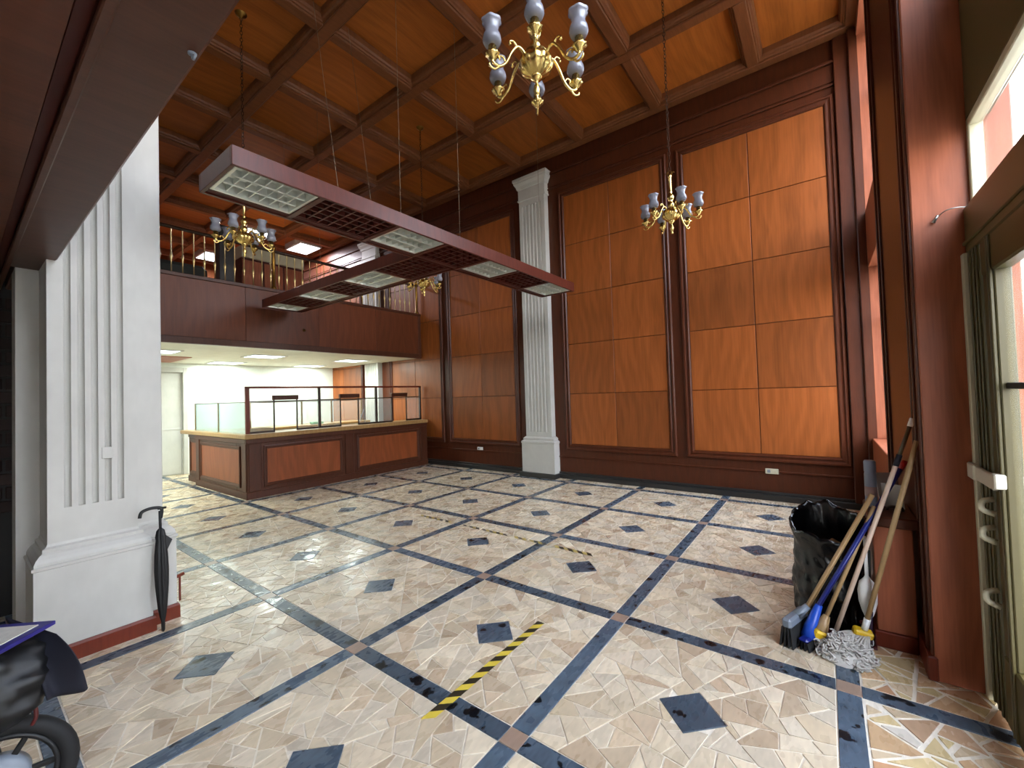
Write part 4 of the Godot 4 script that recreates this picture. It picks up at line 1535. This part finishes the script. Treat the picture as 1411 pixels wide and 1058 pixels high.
	for k in 520:
		var a := r.randf() * TAU
		var rr := sqrt(r.randf())
		var c := Vector3(-0.035 + cos(a) * rr * 0.125, 0, 0.075 + sin(a) * rr * 0.105)
		var hgt := 0.012 + 0.085 * (1.0 - rr * rr)
		var pts := []
		var ang := r.randf() * TAU
		var q := c + Vector3(0, hgt, 0)
		var turn := r.randf_range(0.5, 1.3) * (1.0 if r.randf() < 0.5 else -1.0)
		for i in 7:
			pts.append(q)
			ang += turn + r.randf_range(-0.5, 0.5)
			q += Vector3(cos(ang), 0, sin(ang)) * 0.012
			q.y = clampf(q.y + r.randf_range(-0.012, 0.012), 0.007, hgt + 0.016)
		tube(yarn, curve(pts, 11), 0.0044, 5)
	# strands falling from the clamp into the heap
	for k in 22:
		var a := TAU * k / 22
		var top := s5 - b5.position + Vector3(-0.01 + cos(a) * 0.03, -0.03, sin(a) * 0.018)
		var foot := Vector3(-0.035 + cos(a) * 0.10, 0.03, 0.075 + sin(a) * 0.085)
		tube(yarn, curve([top, (top + foot) * 0.5 + Vector3(0, 0.03, 0), foot], 8), 0.0055, 5)
	# the dense core that the strands lie on
	lathe(yarn, [[0.0, 0.08], [0.05, 0.072], [0.09, 0.05], [0.115, 0.02], [0.12, 0.003]], 20, Transform3D(Basis.IDENTITY, Vector3(-0.035, 0, 0.075)), 0.006, 7)
	var y := part("yarn", yarn, M.yarn, b5)
	y.set_meta("kind", "stuff")
	# red dustpan behind
	var dp := thing("dustpan", "dark red dustpan on the floor between the black bag and the mop", "dustpan", Vector3(0.06, 0, -3.20))
	var d := S()
	box(d, Vector3(-0.12, 0.004, -0.10), Vector3(0.12, 0.012, 0.10), 0.003)
	box(d, Vector3(-0.12, 0.004, -0.105), Vector3(0.12, 0.09, -0.093), 0.003)
	for x in [-0.12, 0.112]:
		box(d, Vector3(x, 0.004, -0.10), Vector3(x + 0.008, 0.07, 0.08), 0.003)
	box(d, Vector3(-0.12, 0.075, -0.105), Vector3(0.12, 0.09, -0.03), 0.003)
	part("pan", d, M.maroon, dp)
	var dh := S(true)
	tube(dh, [Vector3(0.10, 0.085, -0.09), Vector3(0.108, 0.52, -0.02)], 0.009, 10)
	part("handle", dh, M.black, dp)
	# white toilet-style brush upside down
	var wb := thing("white_brush", "white long-handled brush standing between the bag and the low cabinet", "brush", Vector3(0.150, 0, -3.14))
	var h := S(true)
	lathe(h, [[0.0, 0.004], [0.016, 0.006], [0.02, 0.03], [0.012, 0.05], [0.012, 0.15], [0.03, 0.20], [0.042, 0.25], [0.045, 0.31], [0.036, 0.36], [0.016, 0.385], [0.009, 0.40], [0.008, 0.62], [0.0, 0.625]], 18)
	part("brush", h, M.white_plastic, wb)
	var pu := S(true)
	tube(pu, [Vector3(-0.005, 0.01, 0.03), Vector3(0.005, 0.22, 0.05)], [0.016, 0.012], 10)
	part("dark_sleeve", pu, mat(Color(0.14, 0.07, 0.16), 0.4), wb)
	# spray can on the low cabinet
	var cn := thing("spray_can", "grey cylinder standing on the corner of the low cabinet", "can", Vector3(0.205, 0.74, -3.42))
	var ca := S(true)
	lathe(ca, [[0.0, 0.0], [0.028, 0.0], [0.030, 0.004], [0.030, 0.20], [0.027, 0.206], [0.030, 0.212], [0.030, 0.272], [0.026, 0.28], [0.0, 0.281]], 20)
	part("body", ca, mat(Color(0.50, 0.53, 0.60), 0.35), cn)
	var wl := S(true)
	lathe(wl, [[0.0295, 0.06], [0.0306, 0.06], [0.0306, 0.12], [0.0295, 0.12]], 20)
	part("band", wl, mat(Color(0.62, 0.50, 0.48), 0.4), cn)
	# sheet of white paper folded on the cabinet
	var pp := thing("folded_paper", "white folded paper leaning on the low cabinet behind the poles", "paper", Vector3(0.30, 0.74, -3.48))
	var ps := S()
	box(ps, Vector3(-0.06, 0, -0.002), Vector3(0.06, 0.20, 0.002), 0.0, Transform3D(Basis.from_euler(Vector3(-0.15, 0.5, 0)), Vector3.ZERO))
	box(ps, Vector3(-0.04, 0, -0.002), Vector3(0.06, 0.15, 0.002), 0.0, Transform3D(Basis.from_euler(Vector3(0.2, -0.4, 0)), Vector3(0.0, 0, 0.05)))
	part("sheet", ps, M.white_plastic, pp)

func brush_head(t: Node3D, at: Vector3, turn: float, bristle: Material, body: Material, length: float, h: float) -> void:
	var xf := Transform3D(Basis(Vector3.UP, turn), at - t.position)
	var b := S()
	box(b, Vector3(-length * 0.5, h * 0.62, -0.026), Vector3(length * 0.5, h * 0.95, 0.026), 0.012, xf)
	part("head", b, body, t)
	var s := S()
	var n := int(length / 0.012)
	for i in n:
		for j in 4:
			var x := -length * 0.5 + (i + 0.5) * length / n
			var z := (j - 1.5) * 0.013
			var p := xf * Vector3(x, h * 0.65, z)
			var q := xf * Vector3(x * 1.08, 0.003, z * 1.7)
			tube(s, [p, q], [0.0065, 0.005], 4)
	part("bristles", s, bristle, t)

# ------------------------------------------------------------------ umbrella
func build_umbrella() -> void:
	var t := thing("umbrella", "closed black umbrella with crook handle leaning on the column base", "umbrella", Vector3(-3.585, 0, -0.85))
	var lean := Basis.from_euler(Vector3(0, 0, 0.065))
	var xf := Transform3D(lean, Vector3.ZERO)
	var s := S(true)
	var prof := [[0.004, 0.0], [0.010, 0.01], [0.011, 0.07], [0.016, 0.09], [0.024, 0.16], [0.033, 0.30], [0.036, 0.40], [0.033, 0.50], [0.026, 0.57], [0.022, 0.60], [0.026, 0.62], [0.018, 0.66], [0.010, 0.67], [0.0, 0.68]]
	var p2 := []
	for p in prof:
		p2.append([p[0], p[1], clampf((p[1] - 0.08) * 8.0, 0, 1)])
	lathe(s, p2, 32, xf, 0.004, 8)
	part("canopy", s, M.black, t)
	var fl := S()
	var A := [xf * Vector3(0, 0.645, -0.008), xf * Vector3(0, 0.585, -0.062), xf * Vector3(0, 0.50, -0.022)]
	var o := Vector3(0.005, 0, 0)
	tri(fl, A[0] + o, A[1] + o, A[2] + o, Vector3.RIGHT)
	tri(fl, A[0] - o, A[1] - o, A[2] - o, Vector3.LEFT)
	for k in 3:
		quad(fl, A[k] + o, A[(k + 1) % 3] + o, A[(k + 1) % 3] - o, A[k] - o, (A[k] + A[(k + 1) % 3]) * 0.5 - (A[0] + A[1] + A[2]) / 3.0)
	part("loose_flap", fl, M.black, t)
	var rod := S(true)
	tube(rod, [xf * Vector3(0, 0.64, 0), xf * Vector3(0, 0.79, 0)], 0.008, 10)
	part("shaft", rod, M.black, t)
	var hk := S(true)
	var pts := []
	for q in curve([Vector3(0, 0.74, -0.004), Vector3(0, 0.80, -0.01), Vector3(0, 0.815, 0.02), Vector3(0, 0.815, 0.06), Vector3(0, 0.80, 0.095), Vector3(0, 0.765, 0.105)], 20):
		pts.append(xf * q)
	tube(hk, pts, 0.010, 10)
	tube(hk, [xf * Vector3(0, 0.808, 0.01), xf * Vector3(0, 0.806, -0.035)], [0.010, 0.006], 10)
	part("handle", hk, M.black, t)

# ------------------------------------------------------------------ moped at the left edge
func build_moped() -> void:
	var t := thing("moped", "black moped under a black cover at the lower left edge of the picture", "moped", Vector3(-2.375, 0, -0.10))
	var face := Basis(Vector3.UP, deg_to_rad(75))     # the wheel is turned towards the viewer
	var c := Vector3(0.0, 0.205, 0.0)
	var W := Transform3D(face, c)
	var flat := W * Transform3D(Basis(Vector3(1, 0, 0), Vector3(0, 0, 1), Vector3(0, -1, 0)), Vector3.ZERO)
	var ty := S(true)
	var pts := []
	for k in 40:
		var a := TAU * k / 40
		pts.append(W * Vector3(cos(a) * 0.178, sin(a) * 0.178, 0))
	tube(ty, pts, 0.027, 12, true)
	part("tyre", ty, M.rubber, t)
	var rim := S(true)
	lathe(rim, [[0.158, -0.02], [0.155, 0.02], [0.142, 0.02], [0.138, 0.0], [0.145, -0.02], [0.158, -0.02]], 36, flat)
	part("rim", rim, M.black, t)
	for k in 6:
		var sp := S()
		box(sp, Vector3(0.03, -0.009, -0.008), Vector3(0.145, 0.009, 0.008), 0.003, W * Transform3D(Basis(Vector3.BACK, TAU * k / 6), Vector3.ZERO))
		part("spoke", sp, M.black, t)
	var hub := S(true)
	lathe(hub, [[0.0, -0.04], [0.03, -0.04], [0.078, -0.03], [0.085, 0.012], [0.078, 0.026], [0.05, 0.032], [0.03, 0.045], [0.0, 0.045]], 28, flat)
	part("hub", hub, M.grey_plastic, t)
	var fk := S(true)
	for s in [-0.045, 0.045]:
		tube(fk, [W * Vector3(0, 0, s), W * Vector3(-0.05, 0.26, s)], 0.014, 10)
	part("fork", fk, M.black, t)
	# covered body over the wheel
	var body := S(true)
	var nz := FastNoiseLite.new()
	nz.seed = 9
	nz.frequency = 2.6
	var rows := 16
	var seg := 32
	var R := []
	var bx := Basis(Vector3.UP, deg_to_rad(37))
	for i in rows + 1:
		var v := float(i) / rows
		var row := []
		for k in seg:
			var a := TAU * k / seg
			var r := pow(sin(clampf(0.10 + v * 0.84, 0.0, 1.0) * PI), 0.55)
			var p := Vector3(cos(a) * 0.20 * r - 0.055, 0.385 + v * 0.31, sin(a) * 0.17 * r)
			p += Vector3(cos(a), 0.3, sin(a)) * nz.get_noise_3d(p.x * 4.0, p.y * 4.0, p.z * 4.0) * 0.06
			row.append(bx * Vector3(p.x, 0, p.z) + Vector3(0, p.y, 0))
		R.append(row)
	for i in rows:
		for k in seg:
			var l := (k + 1) % seg
			quad(body, R[i][k], R[i][l], R[i + 1][l], R[i + 1][k], R[i][k] - Vector3(0, 0.54, 0))
	for e in [0, rows]:
		for k in range(1, seg - 1):
			tri(body, R[e][0], R[e][k], R[e][k + 1], Vector3(0, -1 if e == 0 else 1, 0))
	part("cover", body, M.bag_dull, t)
	var stp := S(true)
	tube(stp, curve([Vector3(0.07, 0.50, -0.075), Vector3(0.085, 0.42, -0.085), Vector3(0.08, 0.385, -0.075)], 8), 0.006, 8)
	part("strap", stp, M.maroon, t)
	# navy cloth hanging over the cover
	var cl := thing("navy_jacket", "dark navy jacket draped over the moped below the board", "jacket", Vector3(-2.32, 0.45, -0.2))
	var q := S(true)
	var n := 16
	var G := []
	var C := [Vector3(-2.56, 0.705, -0.13), Vector3(-2.295, 0.675, -0.235), Vector3(-2.25, 0.452, -0.315), Vector3(-2.26, 0.475, -0.20)]
	for i in n + 1:
		var row := []
		for j in n + 1:
			var u := float(i) / n
			var v := float(j) / n
			var p: Vector3 = C[0].lerp(C[1], u).lerp(C[3].lerp(C[2], u), v)
			p += Vector3(0.05, 0.035, 0.0) * sin(v * PI) + Vector3(0.012, 0, -0.008) * sin(u * 8.0 + v * 2.0) * v
			row.append(p - cl.position)
		G.append(row)
	var dn := Vector3(-0.012, -0.012, 0.0)
	for i in n:
		for j in n:
			quad(q, G[i][j], G[i + 1][j], G[i + 1][j + 1], G[i][j + 1], Vector3(1, 1, 0))
			quad(q, G[i][j] + dn, G[i + 1][j] + dn, G[i + 1][j + 1] + dn, G[i][j + 1] + dn, Vector3(-1, -1, 0))
	for i in n:
		quad(q, G[i][n], G[i + 1][n], G[i + 1][n] + dn, G[i][n] + dn, Vector3(0, -1, 0))
		quad(q, G[n][i], G[n][i + 1], G[n][i + 1] + dn, G[n][i] + dn, Vector3(0, 0, -1))
		quad(q, G[0][i], G[0][i + 1], G[0][i + 1] + dn, G[0][i] + dn, Vector3(0, 0, 1))
	part("cloth", q, M.navy, cl)
	# board lying on top
	var bd := thing("board", "pale board with a dark blue border lying on top of the moped", "board", Vector3(-2.42, 0.716, -0.12))
	var A := Vector3(0.116, 0, -0.115)           # the corner that points into the picture
	var u1 := Vector3(-0.136, 0, 0.125).normalized()
	var u2 := Vector3(u1.z, 0, -u1.x)
	var bxf := Transform3D(Basis(u1, Vector3.UP, u2), A)
	var bb := S()
	box(bb, Vector3(0, -0.008, 0), Vector3(0.55, 0.006, 0.40), 0.002, bxf)
	part("blue_board", bb, M.deep_blue, bd)
	var pf := S()
	box(pf, Vector3(0.03, 0.004, 0.03), Vector3(0.52, 0.009, 0.37), 0.001, bxf)
	part("pale_face", pf, M.marble_print, bd)

# ------------------------------------------------------------------ small fittings
func build_small_things() -> void:
	for e in [[Vector3(-5.70, 0.41, WZ + 0.002), M.white_plastic, "white double socket plate low on the panelled wall left of the pilaster"], [Vector3(-0.60, 0.41 - 0.03, WZ + 0.022), M.cream, "cream socket plate low on the panelled wall behind the bin bag"]]:
		var t := thing("wall_socket", e[2], "socket", e[0])
		var b := S()
		box(b, Vector3(-0.075, -0.035, 0), Vector3(0.075, 0.035, 0.01), 0.004)
		part("plate", b, e[1], t)
		for x in [-0.035, 0.035]:
			var h := S()
			box(h, Vector3(x - 0.018, -0.02, 0.008), Vector3(x + 0.018, 0.02, 0.013), 0.002)
			part("outlet", h, M.grey_plastic if x < 0 else e[1], t)
	# small white hook under the boxed beam
	var hk := S(true)
	tube(hk, curve([Vector3(0, 0.0, 0), Vector3(0.0, -0.012, 0.0), Vector3(0.01, -0.02, 0.0), Vector3(0.018, -0.012, 0)], 10), 0.0035, 8)
	lathe(hk, [[0.010, 0.0], [0.010, -0.004], [0.0, -0.005]], 12)
	var hn := part("beam_hook", hk, M.grey_plastic, self, Vector3(-1.262, 2.398, -0.370))
	tag(hn, "small grey hook screwed under the edge of the boxed beam", "hook")
	# wire stay on the door reveal
	var ws := thing("door_stay", "thin wire stay with a metal eye on the timber reveal beside the door", "stay", Vector3(0.48, 2.31, -2.945))
	var w := S(true)
	tube(w, curve([Vector3(0.0, 0.0, 0.01), Vector3(0.03, 0.025, 0.02), Vector3(0.07, 0.03, 0.02), Vector3(0.105, 0.025, 0.01)], 10), 0.0025, 6)
	part("wire", w, M.steel, ws)
	var ey := S(true)
	tube(ey, [Vector3(-0.012, -0.02, 0.008), Vector3(0.004, 0.012, 0.012)], [0.008, 0.005], 8)
	part("eye", ey, M.steel, ws)
